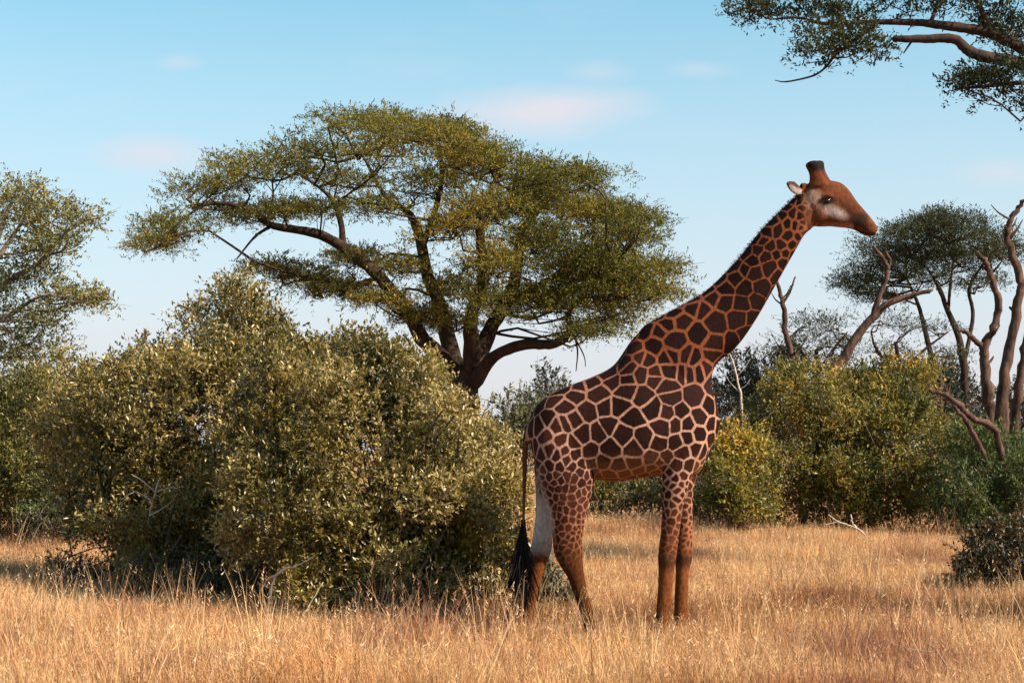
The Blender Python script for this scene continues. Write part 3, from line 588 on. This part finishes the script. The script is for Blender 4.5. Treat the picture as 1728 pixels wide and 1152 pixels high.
stick('dead_branch', 'thin upright bare sapling with side twigs at the shaded foot of the big bush', 16.8, [[(628, 1062, 2.2), (640, 1030, 2), (650, 990, 1.4), (648, 965, .8)], [(645, 1012, 1.3), (622, 998, .8)], [(640, 1030, 1.2), (665, 1018, .8)], [(650, 990, 1), (668, 980, .7)]], STEM)
stick('dead_branch', 'straight leaning dry stalk at the foot of the big bush', 16.6, [[(489, 1075, 1.7), (515, 1032, 1.6), (545, 982, 1.2)]], PALE, cat='stalk')
stick('dead_branch', 'short bleached stick poking from the big bush above its shaded foot', 17.0, [[(590, 1030, 2.2, .6), (592, 1020, 2.2), (600, 1003, 2.2), (596, 990, 1.6)]], PALE, cat='stick')
stick('dead_branch', 'thin dark bare branch reaching from the big bush toward the giraffe\'s tail', 17.6, [[(800, 850, 2.2), (835, 852, 2), (870, 846, 1.5), (892, 838, .8)]], STEM)

# ------------------------------------------------------------------ tree on the left edge
crown_tree('leafy_tree', 'tall loose leafy tree at the picture edge behind the broad bush', 'tree', 34.0, -60,
           [[(-60, gy(34), 0, 16), (-50, 760, 0, 13), (-40, 620, 0, 11), (-30, 520, 0, 9), (-10, 420, 0, 6), (15, 350, 0, 2.5)]],
           [[(-28, 510, 0, 6), (20, 470, -.3, 5), (60, 448, -.3, 3.6), (100, 405, -.3, 2.6), (130, 378, -.3, 1.8), (172, 366, -.3, .8)],
            [(-20, 460, 0, 5), (20, 400, .3, 3.4), (55, 350, .3, 2), (80, 320, .3, .9)], [(-35, 560, 0, 5), (20, 530, .2, 3.6), (70, 500, .2, 2.4), (130, 505, .2, 1.4), (152, 500, .2, .8)],
            [(40, 460, -.3, 3), (85, 430, -.4, 2), (120, 425, -.4, 1)]],
           [(20, 350, 28, 22), (40, 325, 18, 14), (55, 375, 26, 18), (90, 350, 18, 10), (25, 420, 40, 26), (75, 420, 30, 16), (105, 405, 16, 9), (140, 372, 26, 6), (10, 470, 40, 22), (60, 460, 24, 12), (20, 550, 60, 45), (60, 585, 46, 36), (10, 620, 70, 50), (75, 540, 26, 18),
            (115, 500, 24, 8), (150, 505, 10, 6), (-60, 400, 70, 60), (-60, 500, 70, 60), (-60, 330, 50, 40), (-80, 600, 80, 60)],
           MIXED, STEM, seed=5, copies=(-.8, .8), sub=9, sprays=27, nl=8, disc=.34, ll=.08, lw=.036, thick=.14, slen=.3, twig_r=.011)

# ------------------------------------------------------------------ the big umbrella tree
pads = [(290, 372, 42, 30), (350, 305, 70, 42), (258, 398, 26, 12), (392, 345, 48, 22), (400, 272, 50, 26), (470, 262, 60, 34), (530, 235, 50, 26), (578, 200, 52, 26), (640, 192, 44, 20), (560, 290, 60, 28), (640, 250, 55, 36), (700, 215, 62, 30), (755, 215, 50, 32),
        (770, 255, 66, 40), (710, 300, 66, 36), (640, 335, 40, 20), (835, 265, 60, 36), (930, 285, 62, 30), (1000, 290, 44, 22), (900, 330, 70, 44), (1000, 350, 70, 46), (1055, 400, 52, 44), (1085, 450, 50, 36), (1110, 482, 34, 14), (1010, 440, 70, 50), (910, 400, 64, 44),
        (820, 350, 64, 40), (760, 380, 56, 34), (470, 445, 48, 24), (530, 462, 60, 26), (600, 425, 40, 20), (635, 495, 26, 16), (570, 478, 36, 18), (770, 475, 46, 26), (850, 500, 56, 34), (940, 500, 66, 36), (1040, 510, 46, 30), (1000, 545, 36, 16), (705, 520, 28, 20), (760, 535, 36, 20),
        (680, 440, 30, 18), (840, 440, 54, 34), (960, 440, 56, 40), (1030, 480, 56, 36), (480, 345, 30, 14), (540, 340, 30, 16), (1060, 360, 40, 26)]
crown_tree('umbrella_thorn_tree', 'great spreading umbrella thorn tree with layered crown behind the bushes', 'tree', 40.0, 792,
           [[(792, gy(40), 0, 30), (790, 760, 0, 28), (788, 680, 0, 27), (792, 630, 0, 24)]],
           [[(778, 650, 0, 18), (742, 605, -.2, 15), (712, 575, -.3, 13), (690, 535, -.4, 12), (650, 480, -.5, 11), (600, 430, -.6, 10), (540, 396, -.7, 8), (460, 380, -.8, 6), (420, 352, -.8, 4.5), (350, 345, -.8, 2.5), (290, 385, -.8, 1.2)],
            [(578, 415, -.6, 6), (575, 375, -.5, 5), (555, 330, -.4, 3), (500, 290, -.4, 1.5)], [(455, 383, -.8, 3), (430, 400, -.9, 2.2), (400, 436, -.9, 1.2)],
            [(772, 620, .3, 16), (745, 530, .5, 12), (720, 470, .6, 10), (708, 400, .7, 9), (690, 360, .7, 6), (650, 330, .7, 4), (610, 260, .7, 2)], [(712, 420, .6, 6), (740, 340, .4, 5), (745, 270, .3, 3), (720, 220, .3, 1.5)],
            [(795, 625, -.2, 16), (798, 540, -.8, 12), (815, 480, -1.1, 10), (810, 400, -1.3, 8), (830, 320, -1.4, 4), (850, 270, -1.4, 2)],
            [(800, 625, .2, 16), (825, 560, .5, 13), (868, 480, .9, 11), (878, 400, 1.2, 9), (920, 340, 1.4, 5), (960, 300, 1.5, 2)], [(850, 515, .7, 8), (930, 470, 1, 5), (1000, 420, 1.2, 3.6), (1060, 400, 1.2, 2)],
            [(798, 645, -.3, 14), (830, 603, -.8, 9.5), (880, 582, -1.3, 9), (935, 580, -1.8, 8), (962, 558, -2.0, 6), (962, 525, -2.1, 4), (1000, 490, -2.2, 2.4), (1050, 470, -2.2, 1.2)],
            [(966, 556, -2, 2.2), (974, 590, -2, 1.5), (972, 626, -2, .8)], [(970, 570, -2, 1.4), (985, 600, -2, 1), (988, 618, -2, .6)], [(640, 468, -.5, 5), (590, 480, -.9, 3), (530, 470, -1, 1.5)]],
           [(a_ * .985 + 10, b_ + 14, c_ * .93, d_ * .85) for a_, b_, c_, d_ in pads], THORN, BARK, seed=8, copies=(-2.0, 0.3, 2.2), jit=.7, sub=10, sprays=54, nl=9, disc=.60, ll=.082, lw=.027, thick=.09, slen=.28, twig_r=.014, dead_r=3.1, pad_k=lambda x: np.interp(x, [300, 600, 800], [.6, .7, 1.15]))

# ------------------------------------------------------------------ overhanging tree at the top right
crown_tree('overhanging_tree', 'thorn tree with dark limbs hanging over the giraffe from above', 'tree', 23.0, 2040,
           [[(2040, gy(23), 0, 34), (2030, 760, 0, 28), (1990, 500, 0, 26), (1960, 300, 0, 25), (1900, 180, 0, 22), (1810, 130, 0, 17)]],
           [[(1815, 132, 0, 14), (1728, 108, 0, 11), (1660, 96, -.1, 10), (1632, 84, -.1, 9), (1610, 66, -.1, 8), (1560, 66, -.1, 7.5), (1508, 66, -.1, 5)],
            [(1830, 120, .2, 13), (1728, 82, .2, 10), (1670, 56, .2, 9), (1600, 44, .2, 8), (1540, 38, .2, 6), (1450, 38, .2, 4), (1390, 40, .2, 3), (1345, 30, .2, 2.2), (1300, 33, .2, 1.2)],
            [(1480, 38, .2, 4), (1450, 62, 0, 3.2), (1410, 92, -.1, 2.6), (1395, 112, -.1, 2), (1372, 128, -.1, 1.8), (1328, 138, -.1, 1.3), (1308, 136, -.1, .7)],
            [(1680, 58, .2, 7), (1660, 25, .3, 5), (1640, -20, .3, 3)], [(1570, 40, .2, 4), (1580, 10, .3, 3), (1590, -30, .3, 2)], [(1860, 150, 0, 9), (1780, 150, -.4, 6), (1728, 140, -.5, 4), (1660, 146, -.5, 3), (1615, 150, -.5, 1.4)],
            [(1780, 150, -.4, 4), (1745, 180, -.4, 2.5), (1722, 205, -.4, 1)], [(1900, 170, 0, 14), (1880, 60, .5, 11), (1820, -60, .8, 7), (1740, -120, 1, 4)], [(1540, 68, -.1, 2.2), (1525, 90, -.1, 1.2)]],
           [(1262, 12, 24, 12, .2), (1310, 14, 34, 14, .2), (1370, 8, 40, 14, .2), (1390, 62, 24, 14, 0), (1385, 92, 24, 14, -.1), (1420, 72, 30, 14, 0), (1450, 20, 50, 18, .3), (1450, 52, 24, 8, 0), (1470, 84, 14, 8, -.1), (1530, 14, 50, 20, .3), (1600, 8, 56, 22, .3), (1670, 20, 50, 26, .3), (1715, 40, 40, 22, .3),
            (1655, 124, 24, 9, -.4), (1690, 134, 38, 14, -.5), (1630, 148, 24, 9, -.5), (1715, 165, 22, 18, -.4), (1730, 120, 26, 14, -.3), (1700, 62, 24, 10, .2), (1350, -20, 60, 22, .3), (1480, -30, 80, 30, .3), (1620, -40, 90, 30, .4), (1760, -20, 80, 40, .4), (1780, 80, 60, 30, .4), (1800, 180, 60, 30, -.4),
            (1540, -110, 90, 40, .6), (1700, -120, 110, 40, .6), (1860, -60, 90, 50, .6), (1900, 60, 80, 50, .5), (2040, 0, 120, 60, .6), (1980, 160, 90, 50, .4), (2140, 140, 110, 60, .4), (1850, -180, 130, 40, .7), (2050, -140, 130, 50, .7)],
           THORN_DK, BARK, seed=15, sub=16, sprays=38, nl=9, disc=.30, ll=.068, lw=.026, thick=.07, slen=.2, twig_r=.008, dead_r=2.3)

# ------------------------------------------------------------------ far right: flat crowned trees, dead trees
crown_tree('umbrella_thorn_tree', 'small flat-crowned umbrella thorn tree on bare stems behind the dead trunks', 'tree', 62.0, 1612,
           [[(1612, gy(62), 0, 9), (1630, 740, 0, 8), (1629, 684, 0, 7.5), (1623, 587, 0, 6), (1597, 517, 0, 4.5), (1584, 482, 0, 3)]],
           [[(1627, 610, 0, 4), (1642, 531, .2, 3.4), (1636, 490, .2, 3), (1652, 456, .2, 2), (1670, 430, .2, 1.2)], [(1620, 700, 0, 5), (1580, 628, -.4, 5), (1566, 572, -.5, 4.4), (1547, 509, -.6, 3), (1530, 470, -.6, 1.6)],
            [(1590, 500, 0, 2.6), (1570, 460, 0, 2), (1540, 430, 0, 1.2)], [(1600, 525, 0, 3), (1604, 480, .3, 2.4), (1610, 430, .3, 1.4)]],
           [(1570, 385, 60, 24), (1520, 400, 50, 26), (1620, 390, 56, 28), (1660, 415, 50, 28), (1690, 430, 32, 22), (1480, 430, 40, 24), (1560, 430, 60, 30), (1620, 440, 60, 26), (1460, 470, 34, 20), (1510, 455, 44, 20), (1440, 488, 24, 12), (1560, 470, 40, 14), (1655, 480, 30, 14), (1595, 370, 40, 12), (1480, 500, 24, 10)],
           THORN_DK, BARK, seed=19, copies=(-1.6, .2, 1.8), sub=8, sprays=30, nl=7, disc=.75, ll=.14, lw=.034, thick=.10, slen=.42, twig_r=.018)
crown_tree('umbrella_thorn_tree', 'low sparse thorn tree with see-through crown between snag and leaning trunk', 'tree', 55.0, 1372,
           [[(1372, gy(55), 0, 7), (1376, 700, 0, 6), (1380, 640, 0, 5), (1378, 590, 0, 3)]],
           [[(1380, 640, 0, 3.5), (1350, 590, 0, 2.4), (1320, 560, 0, 1.2)], [(1380, 630, 0, 3.5), (1410, 585, 0, 2.4), (1430, 560, 0, 1.2)]],
           [(1362, 545, 30, 12), (1400, 552, 28, 14), (1340, 575, 32, 14), (1390, 580, 36, 18), (1425, 580, 22, 14), (1310, 590, 26, 14), (1360, 605, 46, 18), (1420, 612, 36, 16)],
           DARKGR, BARK, seed=29, copies=(-1.0, 1.0), sub=6, sprays=14, nl=6, disc=.6, ll=.13, lw=.034, thick=.10, slen=.4, twig_r=.016)
crown_tree('umbrella_thorn_tree', 'thorn tree with wispy layered twigs low behind the leaning trunk', 'tree', 58.0, 1520,
           [[(1520, gy(58), 0, 7), (1522, 700, 0, 6), (1520, 640, 0, 5), (1512, 580, 0, 3)]],
           [[(1520, 640, 0, 3.5), (1480, 590, 0, 2.4), (1470, 560, 0, 1.2)], [(1520, 630, 0, 3.5), (1560, 590, 0, 2.4), (1600, 560, 0, 1.2)]],
           [(1490, 540, 36, 14), (1530, 555, 40, 16), (1580, 560, 40, 14), (1480, 590, 40, 16), (1540, 600, 46, 18), (1600, 600, 34, 14), (1500, 625, 44, 16)],
           DARKGR, BARK, seed=39, copies=(-1.0, 1.0), sub=6, sprays=13, nl=6, disc=.6, ll=.13, lw=.034, thick=.08, slen=.4, twig_r=.016)
dead_tree('dead_tree', 'leaning dark dead trunk forked at the top, arching into the flat crown', 'tree', 44.0, 1380,
          [[(1380, gy(44), 14), (1400, 660, 12), (1428, 595, 10.5), (1476, 531, 8.5), (1521, 502, 6), (1573, 489, 3.5)], [(1470, 540, 7), (1487, 490, 5.5), (1497, 457, 5), (1490, 436, 4.5), (1474, 416, 3)], [(1497, 455, 4), (1501, 440, 3.4), (1494, 424, 2.4)]], DEAD)
dead_tree('dead_tree', 'pale-barked dead tree splitting into two curved prongs', 'tree', 39.0, 1676,
          [[(1676, gy(39), 15), (1674, 740, 14), (1668, 677, 13), (1664, 620, 11), (1662, 585, 9.5), (1674, 558, 8), (1685, 517, 7.5), (1674, 475, 7.5), (1662, 445, 6), (1650, 427, 4)], [(1662, 590, 8), (1645, 574, 5.5), (1632, 562, 5), (1616, 556, 2.5)], [(1670, 680, 5), (1656, 676, 3.5), (1648, 672, 2)]], DEAD)
dead_tree('dead_tree', 'tall dark dead tree with a bent hooked tip, beside the two-pronged one', 'tree', 38.0, 1692,
          [[(1692, gy(38), 17), (1690, 725, 14), (1700, 610, 11), (1718, 517, 10), (1722, 472, 9), (1706, 425, 8), (1699, 395, 7), (1706, 370, 6), (1724, 344, 4.5), (1738, 335, 3)], [(1700, 395, 4), (1696, 380, 2.2)], [(1715, 540, 5), (1710, 525, 4), (1704, 518, 2.5)]], DEAD)
dead_tree('dead_tree', 'straight dark dead trunk standing close beside the hooked dead tree', 'tree', 40.0, 1716,
          [[(1716, gy(40), 13), (1712, 720, 11), (1720, 640, 10), (1730, 580, 8), (1742, 520, 6)], [(1722, 620, 4), (1742, 590, 2)]], DEAD)
dead_tree('snag', 'slender dead stem with a small fork rising out of the big ochre bush', 'tree', 35.8, 1352,
          [[(1352, gy(35.8), 9), (1352, 700, 8), (1345, 647, 7.5), (1327, 572, 6), (1321, 513, 5), (1310, 472, 3.2)], [(1322, 511, 3), (1334, 490, 2.4), (1342, 467, 1.6)]], DEAD)
dead_tree('snag', 'thin pale dead stem between the giraffe\'s chest and the ochre bush', 'tree', 42.0, 1254,
          [[(1254, gy(42), 3), (1252, 688, 2.6), (1247, 651, 2.4), (1240, 620, 2.2), (1232, 598, 1.4)]], PALE)
dead_tree('dead_tree', 'half fallen double log propped against the dead trees', 'log', 33.2, 1700,
          [[(1700, gy(33.2), 9, .2), (1685, 742, 8, 0), (1640, 703, 7, -.2), (1603, 670, 6, -.3), (1569, 658, 3.5, -.3)], [(1668, 790, 7, 0), (1644, 737, 6, -.2), (1622, 700, 5, -.3), (1608, 684, 3, -.3)]], DEAD)
dead_tree('snag', 'short thin pale stub between the ochre bush and the dead trees', 'tree', 37.5, 1589,
          [[(1589, gy(37.5), 3.5), (1588, 680, 3), (1587, 624, 2.4)]], DEAD)

# ------------------------------------------------------------------ right hand bushes
bush('bush', 'big ochre and green bush with a ragged top around the slender snag', 'bush',
     [(1310, 690, 70, 78, .3, 1.2), (1400, 690, 90, 82, .3, 1.3), (1490, 690, 80, 80, .3, 1.3), (1540, 650, 50, 60, .6, .9), (1360, 790, 110, 90, 0, 1.3), (1490, 790, 110, 95, 0, 1.3), (1560, 760, 80, 90, .2, 1.2), (1290, 740, 55, 65, .4, .8), (1400, 850, 100, 50, -.2, 1.0), (1500, 850, 100, 50, -.2, 1.0), (1310, 840, 60, 55, -.1, .8)],
     35.0, leaf_mat('ochre_bush_leaves', [(0.0, (0.039, 0.047, 0.016)), (0.4, (0.130, 0.127, 0.031)), (0.75, (0.273, 0.215, 0.044)), (1.0, (0.468, 0.286, 0.052))], .34, .5, .4, (0.46, 0.25, 0.035), 0.9),
     1420, dens=110, ll=0.09, lw=0.038, slen=0.5, gap=0.35, seed=43, stems=10, sub_r=.5)
bush('bush', 'small bright yellow-green bush by the giraffe\'s front legs', 'bush',
     [(1235, 790, 58, 75, 0, .9), (1265, 830, 50, 60, -.2, .8), (1210, 840, 45, 50, -.2, .7), (1215, 745, 30, 35, .1, .5)], 33.0, YELLOW, 1240, dens=140, ll=0.085, lw=0.038, slen=0.42, gap=0.33, seed=47, stems=6, sub_r=.38)
bush('bush', 'feathery dark green bush with a shadowed hollow below the dead trees', 'bush',
     [(1660, 800, 95, 62, 0, 1.3), (1730, 790, 80, 66, .2, 1.3), (1600, 850, 70, 44, -.2, 1.0), (1680, 855, 80, 44, .2, 1.0), (1640, 765, 55, 38, .3, .8), (1740, 850, 80, 50, .2, 1.0), (1640, 880, 80, 30, -.3, .8)], 33.5, FRESH, 1660, dens=120, ll=0.10, lw=0.022, slen=0.5, gap=0.45, seed=53, stems=8, upd=.1, sub_r=.45)
bush('bush', 'dark leafy bush with rust tinged leaves standing alone in the grass', 'bush',
     [(1695, 960, 72, 62, 0, .6), (1740, 940, 80, 76, .2, .65), (1665, 930, 44, 44, .2, .45), (1655, 995, 40, 34, -.1, .4), (1715, 1005, 50, 34, -.2, .4), (1650, 1000, 44, 36, -.1, .4)], 20.6, RUSTY, 1695, dens=260, ll=0.055, lw=0.028, slen=0.24, gap=0.35, seed=59, stems=8, sub_r=.2)
bush('bush', 'unseen leafy green bush added to the right to shade the grass', 'bush',
     [(2010, 830, 130, 190, 0, .9), (1960, 900, 100, 120, -.2, .7), (2080, 880, 110, 140, .2, .8)], 16.3, OLIVE2, 2010, dens=150, ll=0.06, lw=0.027, slen=0.28, gap=0.3, seed=67, stems=8)  # out of view, added for the shadow it casts on the grass
bush('bush', 'dim green bush seen between the giraffe\'s front and hind legs', 'bush',
     [(1045, 828, 50, 40, 0, .9), (1100, 830, 40, 44, .2, .9), (1010, 840, 34, 34, -.2, .6), (1150, 830, 40, 46, .3, .8)], 37.0, MIXED, 1060, dens=80, ll=0.09, lw=0.035, slen=0.45, gap=0.35, seed=61, stems=5)
# distant band
far = [(870, 690, 48, 66, 46, SAGE, 'pale sage bush behind the giraffe\'s rump'), (925, 668, 44, 50, 60, DARKGR, 'distant dark bush rising just above the giraffe\'s rump'), (1230, 640, 46, 62, 66, DARKGR, 'far dark bush behind the base of the giraffe\'s neck'), (1225, 720, 60, 110, 55, DARKGR, 'tall dark bush in shade beside the giraffe\'s chest'),
       (1300, 640, 56, 60, 64, DARKGR, 'far dark bush behind the slender forked snag'), (1480, 650, 70, 52, 60, DARKGR, 'far dark bush behind the foot of the leaning forked trunk'), (1560, 655, 70, 60, 66, DARKGR, 'far dark bush behind the short thin stub'), (1640, 690, 70, 66, 54, DARKGR, 'dark bush behind the two-pronged dead tree'), (1720, 690, 60, 70, 50, DARKGR, 'dark bush behind the dead trees'), (1400, 660, 60, 50, 70, DARKGR, 'far dark bush behind the sparse see-through thorn tree'), (1780, 700, 70, 70, 58, DARKGR, 'dark bush beyond the straight dead trunk'),
       (740, 720, 90, 60, 60, DARKGR, 'distant dark bush behind the umbrella tree\'s trunk'), (1100, 760, 90, 80, 60, DARKGR, 'distant dark bush showing under the giraffe\'s belly'), (200, 740, 120, 60, 70, DARKGR, 'far dark bush behind the tall peaked bush'), (-60, 720, 120, 90, 64, DARKGR, 'far dark bush behind the loose leafy tree')]
for i, (px, py, rx, ry, D, m_, lab) in enumerate(far):
    m2 = PXW(rx, D)
    bush('distant_bush', lab or 'dark bush in the far hazy thicket along the horizon', 'bush', [(px, py, rx, ry, 0, m2 * .8), (px - rx * .5, py + ry * .5, rx * .7, ry * .8, 0, m2 * .7), (px + rx * .5, py + ry * .45, rx * .7, ry * .8, 0, m2 * .7), (px, py + ry, rx, ry * .7, 0, m2 * .7)],
         D, m_, px, dens=26, n_leaf=9, ll=0.17, lw=0.075, slen=0.7, gap=0.4, seed=100 + i, stems=4, sub_r=.7, group='far thicket bushes')
# bleached sticks in the right hand grass
stick('dead_branch', 'bleached forked dead stick lying before the ochre bush', 31.0, [[(1470, 929, 2.2), (1462, 905, 2.2), (1440, 885, 2.2), (1436, 868, 1.5)], [(1445, 890, 1.8), (1415, 880, 1.8), (1398, 868, 1.2)], [(1415, 880, 1.4), (1390, 885, .9)]], PALE)
stick('dead_branch', 'grey forked stick in the grass in the foreground', 12.7, [[(1628, 1172, 2.2), (1612, 1140, 2.2), (1590, 1112, 2), (1575, 1090, 1.8), (1560, 1076, .9)], [(1582, 1100, 1.6), (1545, 1096, 1.3), (1502, 1084, .8)], [(1578, 1094, 1.2), (1590, 1078, .7)]], GREYW)

# ------------------------------------------------------------------ grass
def grass():
    m, t = new_mat('dry_grass')
    a = N(t, 'ShaderNodeAttribute', attribute_name='rnd')
    c = ramp(t, [(0.0, (0.13, 0.055, 0.028)), (0.25, (0.38, 0.20, 0.095)), (0.6, (0.60, 0.395, 0.215)), (0.85, (0.70, 0.52, 0.32)), (1.0, (0.78, 0.66, 0.48))], a.outputs['Fac'])
    g = N(t, 'ShaderNodeNewGeometry'); n1 = N(t, 'ShaderNodeTexNoise', inp={'Scale': 0.55, 'Detail': 4.0, 'Roughness': 0.6}); L(t, g.outputs['Position'], n1.inputs['Vector'])
    tint = ramp(t, [(0.34, (0.55, 0.36, 0.34)), (0.46, (0.95, 0.78, 0.66)), (0.56, (1.0, 0.92, 0.80)), (0.68, (1.1, 0.80, 0.52))], n1.outputs[0])
    mv = N(t, 'ShaderNodeMix', data_type='RGBA', blend_type='MULTIPLY', inp={0: 1.0}); L(t, c, mv.inputs[6]); L(t, tint, mv.inputs[7])
    p = N(t, 'ShaderNodeBsdfPrincipled', inp={'Roughness': 0.6, 'Specular IOR Level': 0.3}); L(t, mv.outputs[2], p.inputs['Base Color'])
    tr = N(t, 'ShaderNodeBsdfTranslucent'); L(t, mv.outputs[2], tr.inputs[0])
    ms = N(t, 'ShaderNodeMixShader', inp={0: 0.3}); L(t, p.outputs[0], ms.inputs[1]); L(t, tr.outputs[0], ms.inputs[2])
    o = N(t, 'ShaderNodeOutputMaterial'); L(t, ms.outputs[0], o.inputs[0])
    src = bpy.data.collections.new('grass_tufts')
    def tuft(i, nb, rad, hmin, hmax, wid, seedp, tone):
        r = np.random.default_rng(200 + i)
        an = r.uniform(0, 6.283, nb); rr = rad * np.sqrt(r.random(nb)); b = np.stack([np.cos(an) * rr, np.sin(an) * rr, np.full(nb, -0.03)], -1)
        h = r.uniform(hmin, hmax, nb); az = an + r.normal(0, 1.2, nb); ln = r.uniform(0.05, 0.55, nb) ** 1.0
        dirv = np.stack([np.cos(az), np.sin(az), np.zeros(nb)], -1); fa = r.uniform(0, 3.14, nb); sv = np.stack([np.cos(fa), np.sin(fa), np.zeros(nb)], -1)
        ts = [0, .4, .75, 1.0]; V = []
        for k, tt in enumerate(ts):
            c_ = b + dirv * (h * ln * tt ** 1.8)[:, None] + np.array([0, 0, 1.0]) * (h * (tt - 0.25 * ln * tt ** 2))[:, None]
            ww = (wid * (1 - .75 * tt) * .5)
            V += [c_ - sv * ww, c_ + sv * ww] if k < 3 else [c_]
        tipc = c_
        V = np.stack(V, 1).reshape(-1, 3); q = np.arange(nb)[:, None] * 7
        Q = np.concatenate([q + np.array([[0, 1, 3, 2]]), q + np.array([[2, 3, 5, 4]])], 1).reshape(-1, 4); T = q + np.array([[4, 5, 6]])
        rn = np.clip(r.normal(tone, .27, nb), 0, 1); A = np.repeat(rn, 7)
        # seed heads
        sidx = np.where(r.random(nb) < seedp)[0]; n0 = len(V); VV = []; TT = []; AA = []
        for j in sidx:
            for k in range(5):
                c0 = tipc[j] - np.array([0, 0, 0.022 * k]) + r.normal(0, .004, 3); d = np.array([r.normal(0, .02), r.normal(0, .02), .03]); s_ = r.normal(0, .0022, 3)
                VV += [c0 - s_, c0 + s_, c0 + d]; TT.append([n0 + len(VV) - 3, n0 + len(VV) - 2, n0 + len(VV) - 1]); AA += [min(1, rn[j] + .15)] * 3
        if VV: V = np.vstack([V, VV]); T = np.vstack([T, TT]); A = np.r_[A, AA]
        ob = mesh_obj('grass_tuft', V, [Q, T], m, attrs={'rnd': A}); col.objects.unlink(ob); src.objects.link(ob)
    k = 0
    for i in range(8): tuft(k, 70, .17, .12, .40, .0065, .12, .62); k += 1     # 0-7 straw
    for i in range(3): tuft(k, 60, .16, .16, .48, .006, .2, .42); k += 1       # 8-10 redder
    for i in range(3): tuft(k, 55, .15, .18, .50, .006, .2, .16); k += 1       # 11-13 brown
    for i in range(3): tuft(k, 16, .15, .5, .95, .0075, .35, .75); k += 1       # 14-16 tall stalks
    r = np.random.default_rng(77); pts = []; idx = []
    for (y0, y1, den) in ((11.5, 16.5, 70), (16.5, 23, 55), (23, 34, 34), (34, 60, 17)):
        xw = y1 * 0.36 + 1.5; n = int(den * 2 * xw * (y1 - y0)); x = r.uniform(-xw, xw, n); y = r.uniform(y0, y1, n)
        kk = np.abs(x) < y * 0.36 + 1.5; x, y = x[kk], y[kk]; pts.append(np.stack([x, y], -1))
    xy = np.vstack(pts); n = len(xy)
    n1 = Noise(.55, 301)(np.c_[xy, np.zeros(n)]); n2 = Noise(1.6, 302)(np.c_[xy, np.zeros(n)])
    idx = r.integers(0, 8, n)
    red = (n1 + r.normal(0, .35, n)) > .75; idx[red] = r.integers(8, 11, red.sum())
    # shadow band put into tuft colour: brown tufts from the giraffe's feet rightwards
    pxx = CX + xy[:, 0] / xy[:, 1] * F
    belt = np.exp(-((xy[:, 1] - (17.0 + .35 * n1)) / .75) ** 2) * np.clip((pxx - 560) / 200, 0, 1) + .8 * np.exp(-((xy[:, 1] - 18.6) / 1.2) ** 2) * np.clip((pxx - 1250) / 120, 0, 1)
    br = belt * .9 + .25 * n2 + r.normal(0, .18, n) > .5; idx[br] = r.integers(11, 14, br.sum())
    tall = r.random(n) < np.interp(xy[:, 1], [14, 18, 30], [.055, .03, .012]); idx[tall] = r.integers(14, 17, tall.sum())
    scl = r.uniform(.62, 1.05, n) * (1 + .12 * n1) * np.interp(xy[:, 1], [12, 20, 40], [.92, 1.0, 1.25])
    # trampled where the giraffe stands
    gx = P(1040, 900, GY)[0]; near_g = np.exp(-(((xy[:, 0] - gx) / 1.4) ** 2 + ((xy[:, 1] - GY + .2) / 1.3) ** 2)); scl *= 1 - .15 * near_g
    # tall loose stalks by the hind feet
    ex = np.array([[P(p_, 0, D_)[0], D_] for p_, D_ in ((800, 15.2), (830, 15.0), (880, 15.1), (905, 15.2), (760, 15.4), (945, 15.1), (700, 15.6), (1000, 14.9), (860, 14.8), (1230, 15.2), (1520, 15.3), (1700, 15.6), (1660, 15.0))])
    xy = np.vstack([xy, ex]); idx = np.r_[idx, r.integers(14, 17, len(ex))]; scl = np.r_[scl, r.uniform(.8, 1.05, len(ex))]; n = len(xy)
    V = np.c_[xy, gz(xy[:, 0], xy[:, 1])]
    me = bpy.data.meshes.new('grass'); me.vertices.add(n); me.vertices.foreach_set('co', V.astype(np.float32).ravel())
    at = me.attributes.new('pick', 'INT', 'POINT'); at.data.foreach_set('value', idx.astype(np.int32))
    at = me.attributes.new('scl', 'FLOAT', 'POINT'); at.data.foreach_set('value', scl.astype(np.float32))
    rot = np.stack([r.normal(0, .08, n), r.normal(0, .08, n), r.uniform(0, 6.283, n)], -1)
    at = me.attributes.new('rot', 'FLOAT_VECTOR', 'POINT'); at.data.foreach_set('vector', rot.astype(np.float32).ravel())
    me.materials.append(m)
    ob = bpy.data.objects.new('grass', me); col.objects.link(ob)
    tag(ob, 'tall dry straw coloured grass covering the whole plain', 'grass', kind='stuff')
    ng = bpy.data.node_groups.new('scatter_grass', 'GeometryNodeTree')
    ng.interface.new_socket('Geometry', in_out='INPUT', socket_type='NodeSocketGeometry'); ng.interface.new_socket('Geometry', in_out='OUTPUT', socket_type='NodeSocketGeometry')
    gi = ng.nodes.new('NodeGroupInput'); go = ng.nodes.new('NodeGroupOutput'); ip = ng.nodes.new('GeometryNodeInstanceOnPoints'); ci = ng.nodes.new('GeometryNodeCollectionInfo')
    ci.inputs['Collection'].default_value = src; ci.inputs['Separate Children'].default_value = True; ci.inputs['Reset Children'].default_value = True
    def na(name, dt):
        x = ng.nodes.new('GeometryNodeInputNamedAttribute'); x.data_type = dt; x.inputs[0].default_value = name; return next(o for o in x.outputs if o.enabled and o.name == 'Attribute')
    ng.links.new(gi.outputs[0], ip.inputs['Points']); ng.links.new(ci.outputs[0], ip.inputs['Instance']); ip.inputs['Pick Instance'].default_value = True
    ng.links.new(na('pick', 'INT'), ip.inputs['Instance Index']); ng.links.new(na('rot', 'FLOAT_VECTOR'), ip.inputs['Rotation']); ng.links.new(na('scl', 'FLOAT'), ip.inputs['Scale'])
    ng.links.new(ip.outputs[0], go.inputs[0])
    mod = ob.modifiers.new('scatter', 'NODES'); mod.node_group = ng
grass()
